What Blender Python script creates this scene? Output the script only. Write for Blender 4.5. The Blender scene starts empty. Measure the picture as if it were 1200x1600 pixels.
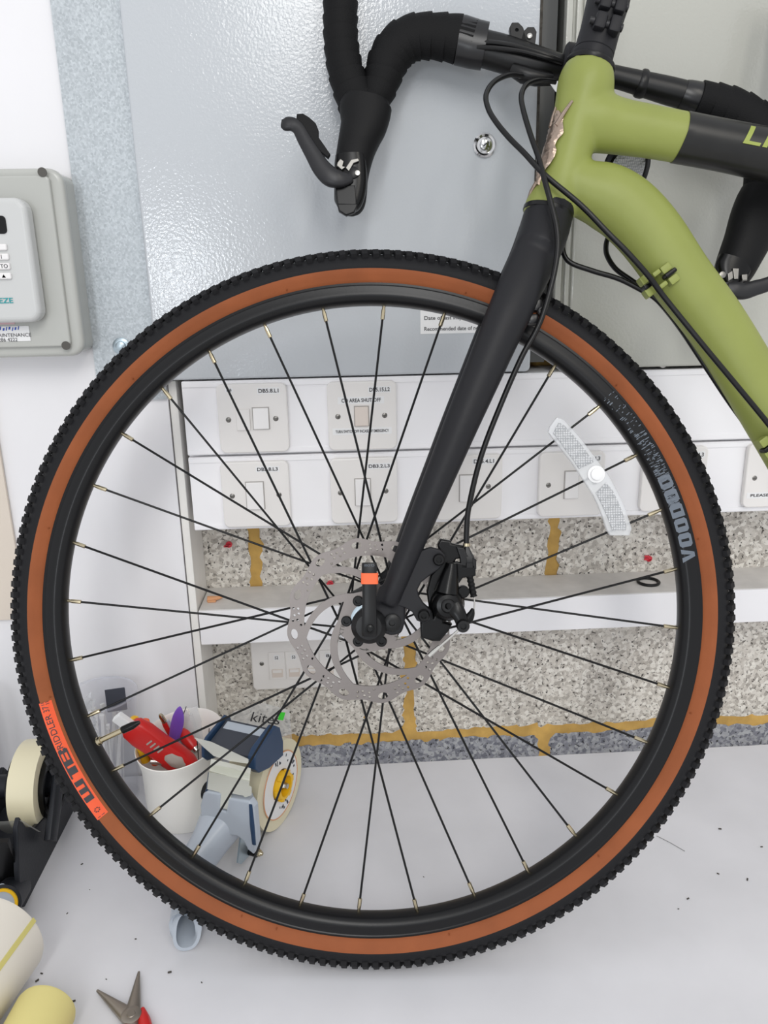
import bpy, math, random
import numpy as np
from math import sin, cos, pi, radians, sqrt, atan2
from mathutils import Vector, Matrix

random.seed(7)
rng = np.random.default_rng(7)
SC = bpy.context.scene
COL = SC.collection
def V(*a): return np.array(a, float)
def nrm(a): return a / np.linalg.norm(a)

# ------------------------------------------------------------------ camera
F = 1200.0
CAM = V(0.0, -0.99167, 0.67869)
CR = V(0.99824579, -0.0562077, -0.01860203)
CU = V(0.03364099, 0.2799377, 0.95942856)
CF = V(0.04871986, 0.95837132, -0.28133751)
cam = bpy.data.cameras.new('camera'); camo = bpy.data.objects.new('camera', cam); COL.objects.link(camo)
cam.sensor_fit = 'VERTICAL'; cam.sensor_height = 32.0; cam.lens = 32.0 * F / 1600.0
cam.clip_start = 0.02
camo.matrix_world = Matrix(((CR[0], CU[0], -CF[0], CAM[0]), (CR[1], CU[1], -CF[1], CAM[1]), (CR[2], CU[2], -CF[2], CAM[2]), (0, 0, 0, 1)))
SC.camera = camo

# ------------------------------------------------------------------ world, lights, exposure
wd = bpy.data.worlds.new('room_light'); SC.world = wd; wd.use_nodes = True
wd.node_tree.nodes['Background'].inputs[0].default_value = (0.95, 0.965, 1.0, 1)
wd.node_tree.nodes['Background'].inputs[1].default_value = 0.93
def area(name, loc, target, sx, sy, power, colr):
    l = bpy.data.lights.new(name, 'AREA'); l.shape = 'RECTANGLE'; l.size = sx; l.size_y = sy; l.energy = power; l.color = colr
    o = bpy.data.objects.new(name, l); COL.objects.link(o)
    o.location = loc
    o.rotation_euler = (Vector(target) - Vector(loc)).to_track_quat('-Z', 'Y').to_euler()
    return o
area('window_light', (-0.98, -3.9, 0.74), (-0.2, 0, 0.69), 0.30, 0.45, 11, (0.90, 0.95, 1.0))
area('ceiling_light_near', (0.05, -2.70, 2.20), (0.05, -1.7, 0), 0.3, 1.4, 17, (1.0, 0.99, 0.97))
area('ceiling_light_far', (-0.22, -4.10, 2.35), (-0.15, -2.6, 0.2), 0.3, 1.4, 16, (1.0, 0.99, 0.96))
area('ceiling_light_right', (0.95, -2.30, 2.35), (0.85, -1.6, 0), 0.3, 1.4, 13, (1.0, 0.95, 0.86))
SC.view_settings.view_transform = 'Standard'; SC.view_settings.look = 'None'
SC.view_settings.gamma = 1.0; SC.view_settings.use_curve_mapping = False
SC.view_settings.exposure = 0.02

# ------------------------------------------------------------------ projection helpers (pixel of the 1200x1600 photo -> point on a real plane)
def ray(px, py): return CF + CR * (px - 600) / F + CU * (800 - py) / F
def A(px, py, Y): d = ray(px, py); return CAM + d * (Y - CAM[1]) / d[1]
def Zp(px, py, z): d = ray(px, py); return CAM + d * (z - CAM[2]) / d[2]
# bicycle plane: centre of the front wheel, right, up, towards the viewer
BC = V(0.02137046, -0.26918543, 0.35804528)
E1 = V(0.99745477, -0.06964038, -0.01530353)
E2 = V(0.03141883, 0.23661081, 0.97109638)
BN = V(-0.06400654, -0.96910554, 0.23819661)
def L(u, v, w=0.0): return BC + E1 * u + E2 * v + BN * w
def Bp(px, py, w=0.0):
    d = ray(px, py); P0 = BC + BN * w
    return CAM + d * (((P0 - CAM) @ BN) / (d @ BN))
def uv(px, py, w=0.0): q = Bp(px, py, w) - BC; return (q @ E1, q @ E2)
def depth(P): return (P - CAM) @ CF
def rpx(n, P): return n * depth(P) / F

# ------------------------------------------------------------------ materials
def lin(c): return tuple((x / 12.92 if x <= 0.04045 else ((x + 0.055) / 1.055) ** 2.4) for x in c)
def rgb(r, g, b): return lin((r / 255, g / 255, b / 255))
def mat(name, c, rough=0.5, metal=0.0, bump=0.0, bscale=200, var=0.0, vscale=8, spec=0.5, coat=0.0, trans=0.0, ior=1.45, alpha=1.0, detail=3.0):
    m = bpy.data.materials.new(name); m.use_nodes = True
    nt = m.node_tree; b = nt.nodes['Principled BSDF']
    b.inputs['Base Color'].default_value = (*c, 1); b.inputs['Roughness'].default_value = rough
    b.inputs['Metallic'].default_value = metal; b.inputs['Specular IOR Level'].default_value = spec
    b.inputs['Coat Weight'].default_value = coat; b.inputs['Transmission Weight'].default_value = trans
    b.inputs['IOR'].default_value = ior; b.inputs['Alpha'].default_value = alpha
    tc = nt.nodes.new('ShaderNodeTexCoord')
    if bump:
        n = nt.nodes.new('ShaderNodeTexNoise'); n.inputs['Scale'].default_value = bscale; n.inputs['Detail'].default_value = detail
        bp = nt.nodes.new('ShaderNodeBump'); bp.inputs['Strength'].default_value = bump; bp.inputs['Distance'].default_value = 0.002
        nt.links.new(tc.outputs['Object'], n.inputs['Vector']); nt.links.new(n.outputs['Fac'], bp.inputs['Height'])
        nt.links.new(bp.outputs['Normal'], b.inputs['Normal'])
    if var:
        n = nt.nodes.new('ShaderNodeTexNoise'); n.inputs['Scale'].default_value = vscale; n.inputs['Detail'].default_value = 5
        r = nt.nodes.new('ShaderNodeValToRGB')
        r.color_ramp.elements[0].position = 0.3; r.color_ramp.elements[1].position = 0.7
        r.color_ramp.elements[0].color = (*[x * (1 - var) for x in c], 1); r.color_ramp.elements[1].color = (*[min(1, x * (1 + var * 0.5)) for x in c], 1)
        nt.links.new(tc.outputs['Object'], n.inputs['Vector']); nt.links.new(n.outputs['Fac'], r.inputs['Fac'])
        nt.links.new(r.outputs['Color'], b.inputs['Base Color'])
    return m
M = {}
M['wall'] = mat('white_wall_paint', rgb(231, 230, 232), 0.55, bump=0.08, bscale=90, var=0.04, vscale=5)
M['post'] = mat('white_timber_paint', rgb(234, 232, 227), 0.5, bump=0.15, bscale=60, var=0.06, vscale=12)
M['cream_wall'] = mat('cream_board', rgb(214, 203, 190), 0.6, bump=0.05)
M['bench'] = mat('white_worktop', rgb(217, 217, 221), 0.42, bump=0.05, bscale=40, var=0.08, vscale=7)
M['bench_edge'] = mat('worktop_edge', rgb(190, 188, 184), 0.6)
M['floor'] = mat('pale_floor', rgb(212, 211, 208), 0.6)
M['mortar'] = mat('ochre_mortar', rgb(196, 158, 88), 0.9, bump=0.5, bscale=120, var=0.25, vscale=30)
M['trunk'] = mat('white_plastic_trunking', rgb(241, 240, 242), 0.35, var=0.03, vscale=6)
M['plate'] = mat('ivory_switch_plastic', rgb(230, 227, 224), 0.3, var=0.02)
M['rocker'] = mat('white_switch_rocker', rgb(232, 230, 229), 0.25)
M['rocker_old'] = mat('yellowed_rocker', rgb(216, 205, 196), 0.3)
M['label'] = mat('white_label_tape', rgb(232, 232, 232), 0.35)
M['ink'] = mat('dark_print', rgb(52, 52, 56), 0.6)
M['teal'] = mat('teal_print', rgb(40, 150, 155), 0.5)
M['blue_ink'] = mat('blue_print', rgb(50, 80, 170), 0.5)
M['pink'] = mat('faded_pink_print', rgb(214, 178, 182), 0.5)
M['shadow_gap'] = mat('grey_gap', rgb(168, 164, 160), 0.5)
M['screw'] = mat('steel_screw', rgb(132, 130, 126), 0.35, 1.0)
M['chrome'] = mat('chrome', rgb(205, 205, 205), 0.12, 1.0)
M['alarm'] = mat('grey_alarm_plastic', rgb(180, 181, 176), 0.22, var=0.03)
M['keypad'] = mat('pale_keypad_plastic', rgb(198, 199, 198), 0.3)
M['dark'] = mat('black_void', rgb(18, 18, 19), 0.7)
M['hole'] = mat('dark_hole', rgb(84, 82, 78), 0.7)
M['recess'] = mat('recess_grey', rgb(104, 105, 104), 0.5)
M['seal'] = mat('dark_foam_seal', rgb(70, 66, 60), 0.9, bump=0.8, bscale=150, var=0.5, vscale=120)
M['tyre_black'] = mat('tread_rubber', rgb(28, 28, 30), 0.62, bump=0.15, bscale=300, spec=0.2)
M['tyre_tan'] = mat('tan_sidewall', rgb(143, 80, 46), 0.6, bump=0.06, bscale=250, var=0.14, vscale=22, spec=0.25)
M['orange'] = mat('orange_label', rgb(226, 84, 40), 0.45)
M['orange_band'] = mat('orange_band', rgb(240, 104, 60), 0.5)
M['rim'] = mat('black_anodised_rim', rgb(13, 13, 15), 0.3, bump=0.02, bscale=300, spec=0.35)
M['spoke'] = mat('black_spoke', rgb(14, 14, 15), 0.35, spec=0.3)
M['nipple'] = mat('brass_nickel', rgb(190, 178, 150), 0.25, 1.0)
M['decal'] = mat('grey_decal', rgb(100, 108, 118), 0.4)
M['green'] = mat('olive_green_paint', rgb(138, 146, 76), 0.42, spec=0.4, bump=0.02, bscale=500, var=0.05, vscale=25)
M['green_print'] = mat('green_lettering', rgb(146, 157, 74), 0.45)
M['wrap'] = mat('black_fade_paint', rgb(22, 22, 21), 0.32, var=0.3, vscale=60)
M['fork'] = mat('matt_black_fork', rgb(30, 30, 33), 0.5, bump=0.03, bscale=600, spec=0.3)
M['black'] = mat('satin_black', rgb(14, 14, 15), 0.35, spec=0.4)
M['gloss'] = mat('gloss_black', rgb(9, 9, 10), 0.27, spec=0.3)
M['hood'] = mat('black_rubber_hood', rgb(20, 20, 21), 0.55, bump=0.1, bscale=700, spec=0.2)
M['tape'] = mat('black_bar_tape', rgb(19, 19, 20), 0.62, bump=0.3, bscale=900, spec=0.18)
M['etape'] = mat('black_electrical_tape', rgb(26, 26, 28), 0.3)
M['lever'] = mat('dark_grey_lever', rgb(44, 44, 46), 0.36, 0.3, spec=0.4)
M['bronze'] = mat('rose_bronze', rgb(168, 150, 136), 0.35, 0.9, bump=0.5, bscale=160)
M['cable'] = mat('black_cable', rgb(13, 13, 14), 0.32, spec=0.4)
M['steel'] = mat('brushed_steel', rgb(122, 116, 113), 0.38, 0.9, bump=0.03, bscale=400)
M['silver'] = mat('silver_metal', rgb(200, 198, 192), 0.25, 1.0)
M['white_plastic'] = mat('white_plastic', rgb(230, 230, 230), 0.4)
M['pot'] = mat('white_pot', rgb(242, 240, 234), 0.4)
M['red'] = mat('red_plastic', rgb(198, 34, 32), 0.32)
M['grip'] = mat('grey_grip', rgb(170, 160, 152), 0.7, bump=0.4, bscale=120)
M['purple'] = mat('purple_plastic', rgb(128, 88, 200), 0.35)
M['yellow'] = mat('yellow_plastic', rgb(236, 186, 30), 0.35)
M['navy'] = mat('navy_plastic', rgb(38, 62, 92), 0.35)
M['slate'] = mat('dark_slate_plastic', rgb(58, 62, 72), 0.45)
M['greyp'] = mat('pale_grey_plastic', rgb(176, 184, 194), 0.3)
M['zinc'] = mat('zinc_steel', rgb(178, 192, 200), 0.35, 0.8)
M['tan_tape'] = mat('cream_tape', rgb(222, 214, 184), 0.35)
M['paper'] = mat('white_paper', rgb(232, 226, 214), 0.6)
M['yroll'] = mat('yellow_paper', rgb(226, 214, 142), 0.65, bump=0.1, bscale=120)
M['cream_line'] = mat('olive_yellow_backing', rgb(206, 196, 120), 0.6)
M['dispenser'] = mat('black_dispenser', rgb(34, 36, 41), 0.42, bump=0.1, bscale=300, spec=0.3)
M['plug_red'] = mat('red_wall_plug', rgb(206, 52, 66), 0.5)
M['plug_orange'] = mat('orange_wall_plug', rgb(214, 156, 112), 0.55)
M['crumb'] = mat('dark_crumb', rgb(72, 68, 62), 0.8)
M['rail_top'] = mat('dusty_rail_top', rgb(214, 211, 207), 0.7, var=0.12, vscale=30)
M['jaw'] = mat('worn_steel', rgb(150, 142, 132), 0.4, 0.8)
M['clear'] = mat('clear_plastic', (1, 1, 1), 0.06, trans=1.0, ior=1.12, spec=0.6)
M['neon'] = mat('neon_green_mark', rgb(70, 220, 60), 0.5)
M['cover'] = mat('bright_zinc_sheet', rgb(236, 238, 226), 0.22, 0.85)
M['zip'] = mat('white_nylon', rgb(222, 222, 220), 0.4)

def cabinet_paint(name, c):
    m = mat(name, c, 0.13, spec=0.5)
    nt = m.node_tree; b = nt.nodes['Principled BSDF']
    tc = nt.nodes.new('ShaderNodeTexCoord'); n = nt.nodes.new('ShaderNodeTexNoise'); n.inputs['Scale'].default_value = 300; n.inputs['Detail'].default_value = 1.5
    bp = nt.nodes.new('ShaderNodeBump'); bp.inputs['Strength'].default_value = 0.17; bp.inputs['Distance'].default_value = 0.0016
    nt.links.new(tc.outputs['Object'], n.inputs['Vector']); nt.links.new(n.outputs['Fac'], bp.inputs['Height']); nt.links.new(bp.outputs['Normal'], b.inputs['Normal'])
    return m
M['cabinet'] = cabinet_paint('textured_grey_enamel', rgb(189, 193, 197))
M['cabinet2'] = cabinet_paint('textured_warm_grey_enamel', rgb(184, 184, 176))
def galvanised():
    m = mat('galvanised_steel', rgb(178, 186, 190), 0.42, 0.35)
    nt = m.node_tree; b = nt.nodes['Principled BSDF']
    tc = nt.nodes.new('ShaderNodeTexCoord'); v = nt.nodes.new('ShaderNodeTexVoronoi'); v.inputs['Scale'].default_value = 420
    r = nt.nodes.new('ShaderNodeValToRGB'); r.color_ramp.elements[0].color = (*rgb(160, 166, 170), 1); r.color_ramp.elements[1].color = (*rgb(190, 196, 200), 1)
    nt.links.new(tc.outputs['Object'], v.inputs['Vector']); nt.links.new(v.outputs['Color'], r.inputs['Fac']); nt.links.new(r.outputs['Color'], b.inputs['Base Color'])
    n = nt.nodes.new('ShaderNodeTexNoise'); n.inputs['Scale'].default_value = 400
    bp = nt.nodes.new('ShaderNodeBump'); bp.inputs['Strength'].default_value = 0.25; bp.inputs['Distance'].default_value = 0.001
    nt.links.new(tc.outputs['Object'], n.inputs['Vector']); nt.links.new(n.outputs['Fac'], bp.inputs['Height']); nt.links.new(bp.outputs['Normal'], b.inputs['Normal'])
    return m
M['galv'] = galvanised()
def aggregate(name, cols):
    m = mat(name, cols[1], 0.9)
    nt = m.node_tree; b = nt.nodes['Principled BSDF']; lk = nt.links
    tc = nt.nodes.new('ShaderNodeTexCoord')
    v = nt.nodes.new('ShaderNodeTexVoronoi'); v.inputs['Scale'].default_value = 190
    n = nt.nodes.new('ShaderNodeTexNoise'); n.inputs['Scale'].default_value = 190; n.inputs['Detail'].default_value = 4; n.inputs['Roughness'].default_value = 0.65
    n2 = nt.nodes.new('ShaderNodeTexNoise'); n2.inputs['Scale'].default_value = 26; n2.inputs['Detail'].default_value = 3
    for q in (v, n, n2): lk.new(tc.outputs['Object'], q.inputs['Vector'])
    bw = nt.nodes.new('ShaderNodeRGBToBW'); lk.new(v.outputs['Color'], bw.inputs['Color'])
    r = nt.nodes.new('ShaderNodeValToRGB'); e = r.color_ramp.elements
    e[0].position = 0.15; e[0].color = (*cols[0], 1); e[1].position = 0.85; e[1].color = (*cols[2], 1)
    x = e.new(0.45); x.color = (*cols[1], 1)
    lk.new(bw.outputs['Val'], r.inputs['Fac'])
    pit = nt.nodes.new('ShaderNodeValToRGB'); pe = pit.color_ramp.elements
    pe[0].position = 0.36; pe[0].color = (0.10, 0.095, 0.09, 1); pe[1].position = 0.43; pe[1].color = (1, 1, 1, 1)
    lk.new(n.outputs['Fac'], pit.inputs['Fac'])
    mx = nt.nodes.new('ShaderNodeMix'); mx.data_type = 'RGBA'; mx.blend_type = 'MULTIPLY'; mx.inputs['Factor'].default_value = 1.0
    lk.new(r.outputs['Color'], mx.inputs['A']); lk.new(pit.outputs['Color'], mx.inputs['B'])
    lk.new(mx.outputs['Result'], b.inputs['Base Color'])
    bp = nt.nodes.new('ShaderNodeBump'); bp.inputs['Strength'].default_value = 0.8; bp.inputs['Distance'].default_value = 0.003
    lk.new(n.outputs['Fac'], bp.inputs['Height']); lk.new(bp.outputs['Normal'], b.inputs['Normal'])
    return m
M['block'] = aggregate('breeze_block', [rgb(172, 166, 158), rgb(206, 200, 191), rgb(232, 228, 220)])
M['block_dark'] = aggregate('bluish_breeze_block', [rgb(110, 112, 122), rgb(140, 142, 150), rgb(170, 172, 176)])  # same aggregate in a darker, bluer grey for the lowest course
def prism():
    m = mat('reflector_prisms', rgb(214, 216, 216), 0.15, 0.25)
    nt = m.node_tree; b = nt.nodes['Principled BSDF']
    tc = nt.nodes.new('ShaderNodeTexCoord'); v = nt.nodes.new('ShaderNodeTexVoronoi'); v.inputs['Scale'].default_value = 420; v.inputs['Randomness'].default_value = 0.15
    r = nt.nodes.new('ShaderNodeValToRGB'); r.color_ramp.elements[0].color = (*rgb(235, 236, 238), 1); r.color_ramp.elements[1].color = (*rgb(168, 170, 172), 1)
    r.color_ramp.elements[1].position = 0.62
    bp = nt.nodes.new('ShaderNodeBump'); bp.inputs['Strength'].default_value = 0.8; bp.inputs['Distance'].default_value = 0.002
    nt.links.new(tc.outputs['Object'], v.inputs['Vector']); nt.links.new(v.outputs['Distance'], r.inputs['Fac'])
    nt.links.new(r.outputs['Color'], b.inputs['Base Color']); nt.links.new(v.outputs['Distance'], bp.inputs['Height']); nt.links.new(bp.outputs['Normal'], b.inputs['Normal'])
    return m
M['prism'] = prism()
def film(name, c, a, rough=0.2):
    m = bpy.data.materials.new(name); m.use_nodes = True; nt = m.node_tree
    b = nt.nodes['Principled BSDF']; b.inputs['Base Color'].default_value = (*c, 1); b.inputs['Roughness'].default_value = rough; b.inputs['Alpha'].default_value = a
    return m
M['film'] = film('clear_film', rgb(235, 238, 240), 0.34, 0.15)
M['cup'] = film('clear_cup_plastic', rgb(222, 224, 236), 0.13, 0.06)
M['film_tape'] = film('clear_tape_film', rgb(222, 222, 214), 0.6, 0.15)
M['lens'] = film('clear_reflector_plastic', rgb(228, 230, 232), 0.45, 0.1)

# ------------------------------------------------------------------ mesh builder
ORG = {}
class MB:
    def __init__(s): s.v = []; s.f = []; s.m = []; s.wn = False
    def add(s, vs, fs, mi=0):
        o = len(s.v); s.v.extend([np.asarray(q, float) for q in vs])
        for q in fs: s.f.append([i + o for i in q]); s.m.append(mi)
        return s
    def box(s, c, sx, sy, sz, X=V(1, 0, 0), Y=V(0, 1, 0), Zx=V(0, 0, 1), bev=0.0, mi=0, seg=2):
        c = np.asarray(c, float)
        if bev <= 0:
            vs = [c + X * sx / 2 * a + Y * sy / 2 * b + Zx * sz / 2 * d for a in (-1, 1) for b in (-1, 1) for d in (-1, 1)]
            return s.add(vs, [(0, 1, 3, 2), (4, 6, 7, 5), (0, 4, 5, 1), (2, 3, 7, 6), (0, 2, 6, 4), (1, 5, 7, 3)], mi)
        import bmesh
        s.wn = True
        bm = bmesh.new(); bmesh.ops.create_cube(bm, size=1.0)
        for q in bm.verts: q.co = Vector((q.co.x * sx, q.co.y * sy, q.co.z * sz))
        bmesh.ops.bevel(bm, geom=bm.edges[:], offset=bev, segments=seg, profile=0.5, affect='EDGES')
        bm.verts.ensure_lookup_table()
        vs = [c + X * q.co.x + Y * q.co.y + Zx * q.co.z for q in bm.verts]
        fs = [[q.index for q in f.verts] for f in bm.faces]; bm.free()
        return s.add(vs, fs, mi)
    def sweep(s, pts, ra, rb=None, ref=BN, n=20, caps=True, mi=0, phase=0.0, pw=1.0):
        pts = [np.asarray(p, float) for p in pts]; k = len(pts)
        if np.isscalar(ra): ra = [ra] * k
        if rb is None: rb = ra
        if np.isscalar(rb): rb = [rb] * k
        rings = []
        prev = None
        for i in range(k):
            t = nrm(pts[min(i + 1, k - 1)] - pts[max(i - 1, 0)])
            if ref is None:
                if prev is None:
                    h = V(0, 0, 1) if abs(t[2]) < 0.9 else V(1, 0, 0); sd = nrm(np.cross(t, h))
                else: sd = nrm(prev - t * (prev @ t))
                prev = sd; up = np.cross(sd, t)
            else:
                sd = nrm(np.cross(t, ref)); up = nrm(np.cross(sd, t))
            rings.append([pts[i] + sd * ra[i] * np.sign(cos(a)) * abs(cos(a)) ** pw + up * rb[i] * np.sign(sin(a)) * abs(sin(a)) ** pw for a in [phase + 2 * pi * j / n for j in range(n)]])
        vs = [p for r in rings for p in r]
        fs = [(i * n + j, i * n + (j + 1) % n, (i + 1) * n + (j + 1) % n, (i + 1) * n + j) for i in range(k - 1) for j in range(n)]
        if caps:
            fs.append(list(range(n))[::-1]); fs.append([(k - 1) * n + j for j in range(n)])
        return s.add(vs, fs, mi)
    def lathe(s, prof, o, ax, n=32, mi=0, closed=False, X=None, caps=True):
        # prof: (distance along the axis, radius)
        ax = nrm(np.asarray(ax, float)); o = np.asarray(o, float)
        if X is None:
            h = V(0, 0, 1) if abs(ax[2]) < 0.9 else V(1, 0, 0); X = nrm(np.cross(h, ax))
        Y = np.cross(ax, X); k = len(prof)
        vs = [o + ax * h + (X * cos(2 * pi * j / n) + Y * sin(2 * pi * j / n)) * r for (h, r) in prof for j in range(n)]
        kk = k if closed else k - 1
        fs = [(i * n + j, i * n + (j + 1) % n, ((i + 1) % k) * n + (j + 1) % n, ((i + 1) % k) * n + j) for i in range(kk) for j in range(n)]
        if not closed and caps:
            if prof[0][1] > 1e-6: fs.append(list(range(n))[::-1])
            if prof[-1][1] > 1e-6: fs.append([(k - 1) * n + j for j in range(n)])
        return s.add(vs, fs, mi)
    def plate(s, outline, holes, thick, o, X, Y, mi=0, bev=0.0):
        # flat shape with holes, centred on the plane through o
        cu = bpy.data.curves.new('tmp', 'CURVE'); cu.dimensions = '2D'; cu.fill_mode = 'BOTH'; cu.extrude = max(thick / 2 - bev, 0.0); cu.bevel_depth = bev
        for pl in [outline] + list(holes):
            sp = cu.splines.new('POLY'); sp.points.add(len(pl) - 1); sp.use_cyclic_u = True
            for q, (a, b) in zip(sp.points, pl): q.co = (a * 100, b * 100, 0, 1)
        cu.extrude *= 100; cu.bevel_depth *= 100; s.wn = s.wn or bev > 0
        return s._curve(cu, o, X, Y, mi, 0.01)
    def _curve(s, cu, o, X, Y, mi, k):
        ob = bpy.data.objects.new('tmp', cu); COL.objects.link(ob)
        dg = bpy.context.evaluated_depsgraph_get(); dg.update()
        me = bpy.data.meshes.new_from_object(ob.evaluated_get(dg))
        Zx = np.cross(X, Y); o = np.asarray(o, float)
        vs = [o + X * q.co.x * k + Y * q.co.y * k + Zx * q.co.z * k for q in me.vertices]
        fs = [list(p.vertices) for p in me.polygons]
        bpy.data.objects.remove(ob); bpy.data.curves.remove(cu); bpy.data.meshes.remove(me)
        return s.add(vs, fs, mi)
    def build(s, name, mats, parent=None, smooth=0.6, **kw):
        if not isinstance(mats, (list, tuple)): mats = [mats]
        vs = np.array(s.v)
        if parent is None: org = V((vs[:, 0].min() + vs[:, 0].max()) / 2, (vs[:, 1].min() + vs[:, 1].max()) / 2, vs[:, 2].min())
        else: org = ORG[parent.name]
        me = bpy.data.meshes.new(name); me.from_pydata([tuple(q) for q in (vs - org)], [], s.f); me.update()
        for q in mats: me.materials.append(q)
        if len(mats) > 1: me.polygons.foreach_set('material_index', s.m)
        if smooth: me.shade_smooth(); me.set_sharp_from_angle(angle=smooth)
        o = bpy.data.objects.new(name, me); COL.objects.link(o)
        if s.wn and smooth: w_ = o.modifiers.new('normals', 'WEIGHTED_NORMAL'); w_.keep_sharp = True
        if parent is None: o.location = org
        else: o.parent = parent
        ORG[o.name] = org
        for a, b in kw.items(): o[a] = b
        return o
def thing(name, label, cat, loc, group=None):
    o = bpy.data.objects.new(name, None); COL.objects.link(o); o.location = loc; o.empty_display_size = 0.02
    o['label'] = label; o['category'] = cat
    if group: o['group'] = group
    ORG[o.name] = np.asarray(loc, float)
    return o
def tag(o, label, cat, group=None):
    o['label'] = label; o['category'] = cat
    if group: o['group'] = group
    return o
def text(s, x0, y0, o, X, Y, w=None, h=None, name='lettering', m=None, parent=None, thick=0.0003, shear=0.0, mb=None, mi=0, hscale=1.0, bold=0.0):
    """lettering whose box starts at (x0,y0) in the plane o,X,Y and is w wide / h high"""
    cu = bpy.data.curves.new('tmp', 'FONT'); cu.body = s; cu.size = 1.0; cu.extrude = 0.0; cu.shear = shear; cu.resolution_u = 3; cu.offset = bold
    ob = bpy.data.objects.new('tmp', cu); COL.objects.link(ob)
    dg = bpy.context.evaluated_depsgraph_get(); dg.update()
    me = bpy.data.meshes.new_from_object(ob.evaluated_get(dg))
    q = np.array([v.co[:] for v in me.vertices]); fs = [list(p.vertices) for p in me.polygons]
    bpy.data.objects.remove(ob); bpy.data.curves.remove(cu); bpy.data.meshes.remove(me)
    mn = q.min(0); mx = q.max(0); dx, dy = mx[0] - mn[0], mx[1] - mn[1]
    if w is None: kx = ky = h / dy
    elif h is None: kx = ky = w / dx
    else: kx, ky = w / dx, h / dy
    Zx = np.cross(X, Y)
    vs = [o + X * (x0 + (a[0] - mn[0]) * kx) + Y * (y0 + (a[1] - mn[1]) * ky) + Zx * thick for a in q]
    b = mb or MB(); b.add(vs, fs, mi)
    if mb is None: return b.build(name, m, parent, smooth=0)
def circ(cx, cy, r, n=12, ry=None, rot=0.0):
    ry = ry or r
    return [(cx + r * cos(2 * pi * i / n) * cos(rot) - ry * sin(2 * pi * i / n) * sin(rot), cy + r * cos(2 * pi * i / n) * sin(rot) + ry * sin(2 * pi * i / n) * cos(rot)) for i in range(n)]
def rrect(x0, y0, x1, y1, r, n=5):
    o = []
    for cx, cy, a in ((x1 - r, y0 + r, -pi / 2), (x1 - r, y1 - r, 0), (x0 + r, y1 - r, pi / 2), (x0 + r, y0 + r, pi)):
        o += [(cx + r * cos(a + pi / 2 * i / n), cy + r * sin(a + pi / 2 * i / n)) for i in range(n + 1)]
    return o
def spline(pts, n=8):
    """Catmull-Rom through rows of numbers"""
    P = np.array(pts, float); P = np.vstack([2 * P[0] - P[1], P, 2 * P[-1] - P[-2]]); out = []
    for i in range(1, len(P) - 2):
        for k in range(n):
            t = k / n; a, b, c, d = P[i - 1], P[i], P[i + 1], P[i + 2]
            out.append(0.5 * (2 * b + (c - a) * t + (2 * a - 5 * b + 4 * c - d) * t * t + (3 * b - a - 3 * c + d) * t ** 3))
    out.append(P[-2]); return np.array(out)
def remesh(mb, voxel, it=6, fac=0.5):
    me = bpy.data.meshes.new('tmp'); me.from_pydata([tuple(q) for q in mb.v], [], mb.f); me.update()
    ob = bpy.data.objects.new('tmp', me); COL.objects.link(ob)
    r = ob.modifiers.new('r', 'REMESH'); r.mode = 'VOXEL'; r.voxel_size = voxel
    q = ob.modifiers.new('s', 'SMOOTH'); q.iterations = it; q.factor = fac
    dg = bpy.context.evaluated_depsgraph_get(); dg.update()
    m2 = bpy.data.meshes.new_from_object(ob.evaluated_get(dg))
    o = MB(); o.add([V(*v.co) for v in m2.vertices], [list(p.vertices) for p in m2.polygons])
    bpy.data.objects.remove(ob); bpy.data.meshes.remove(me); bpy.data.meshes.remove(m2)
    return o
X0, Y0, Z0 = V(1, 0, 0), V(0, 1, 0), V(0, 0, 1)

# ================================================================== SETTING
YB = 0.085                                  # face of the block wall
def struct(mb, name, m, **kw):
    o = mb.build(name, m, smooth=0.5, **kw); o['kind'] = 'structure'; return o
struct(MB().box((0, -0.6, -0.915), 6, 5, 0.03), 'floor', M['floor'])
wb = struct(MB().box((0.1, YB + 0.053, 0.45), 3.4, 0.10, 2.7), 'wall_back', M['mortar'])
zj = A(500, 1158, YB)[2]; ch = 0.2155; jt = 0.015
vj_up = A(400, 885, YB)[0]; vj_lo = A(640, 1080, YB)[0]; bl = A(865, 865, YB)[0] - vj_up
def block(x0, x1, z0, z1, m):
    nx, nz = 40, 20; b = MB(); vs = []; fs = []
    e = rng.normal(0, 0.0009, (nx + 1, nz + 1))
    jx0 = rng.normal(0, 0.0018, nz + 1); jx1 = rng.normal(0, 0.0018, nz + 1); jz0 = rng.normal(0, 0.0015, nx + 1); jz1 = rng.normal(0, 0.0015, nx + 1)
    for i in range(nx + 1):
        for j in range(nz + 1):
            x = x0 + (x1 - x0) * i / nx; z = z0 + (z1 - z0) * j / nz; y = YB + e[i, j]
            if i == 0: x += jx0[j]; y += 0.003
            if i == nx: x += jx1[j]; y += 0.003
            if j == 0: z += jz0[i]; y += 0.003
            if j == nz: z += jz1[i]; y += 0.003
            vs.append(V(x, y, z))
    for i in range(nx):
        for j in range(nz):
            a = i * (nz + 1) + j; fs.append((a, a + nz + 1, a + nz + 2, a + 1))
    b.add(vs, fs)
    b.box(((x0 + x1) / 2, YB + 0.012, (z0 + z1) / 2), x1 - x0 - 0.003, 0.016, z1 - z0 - 0.003)
    b.build('block', m, wb, smooth=1.0)
for row in (-1, 0, 1):
    z0 = zj + row * ch + jt / 2; z1 = z0 + ch - jt
    j0 = vj_lo if row == 0 else vj_up
    for k in range(-2, 3):
        xa, xb = j0 + k * bl + jt / 2, j0 + (k + 1) * bl - jt / 2
        if xb < -0.35 or xa > 0.85: continue
        block(xa, xb, z0, z1, M['block_dark'] if row == -1 else M['block'])
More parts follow.
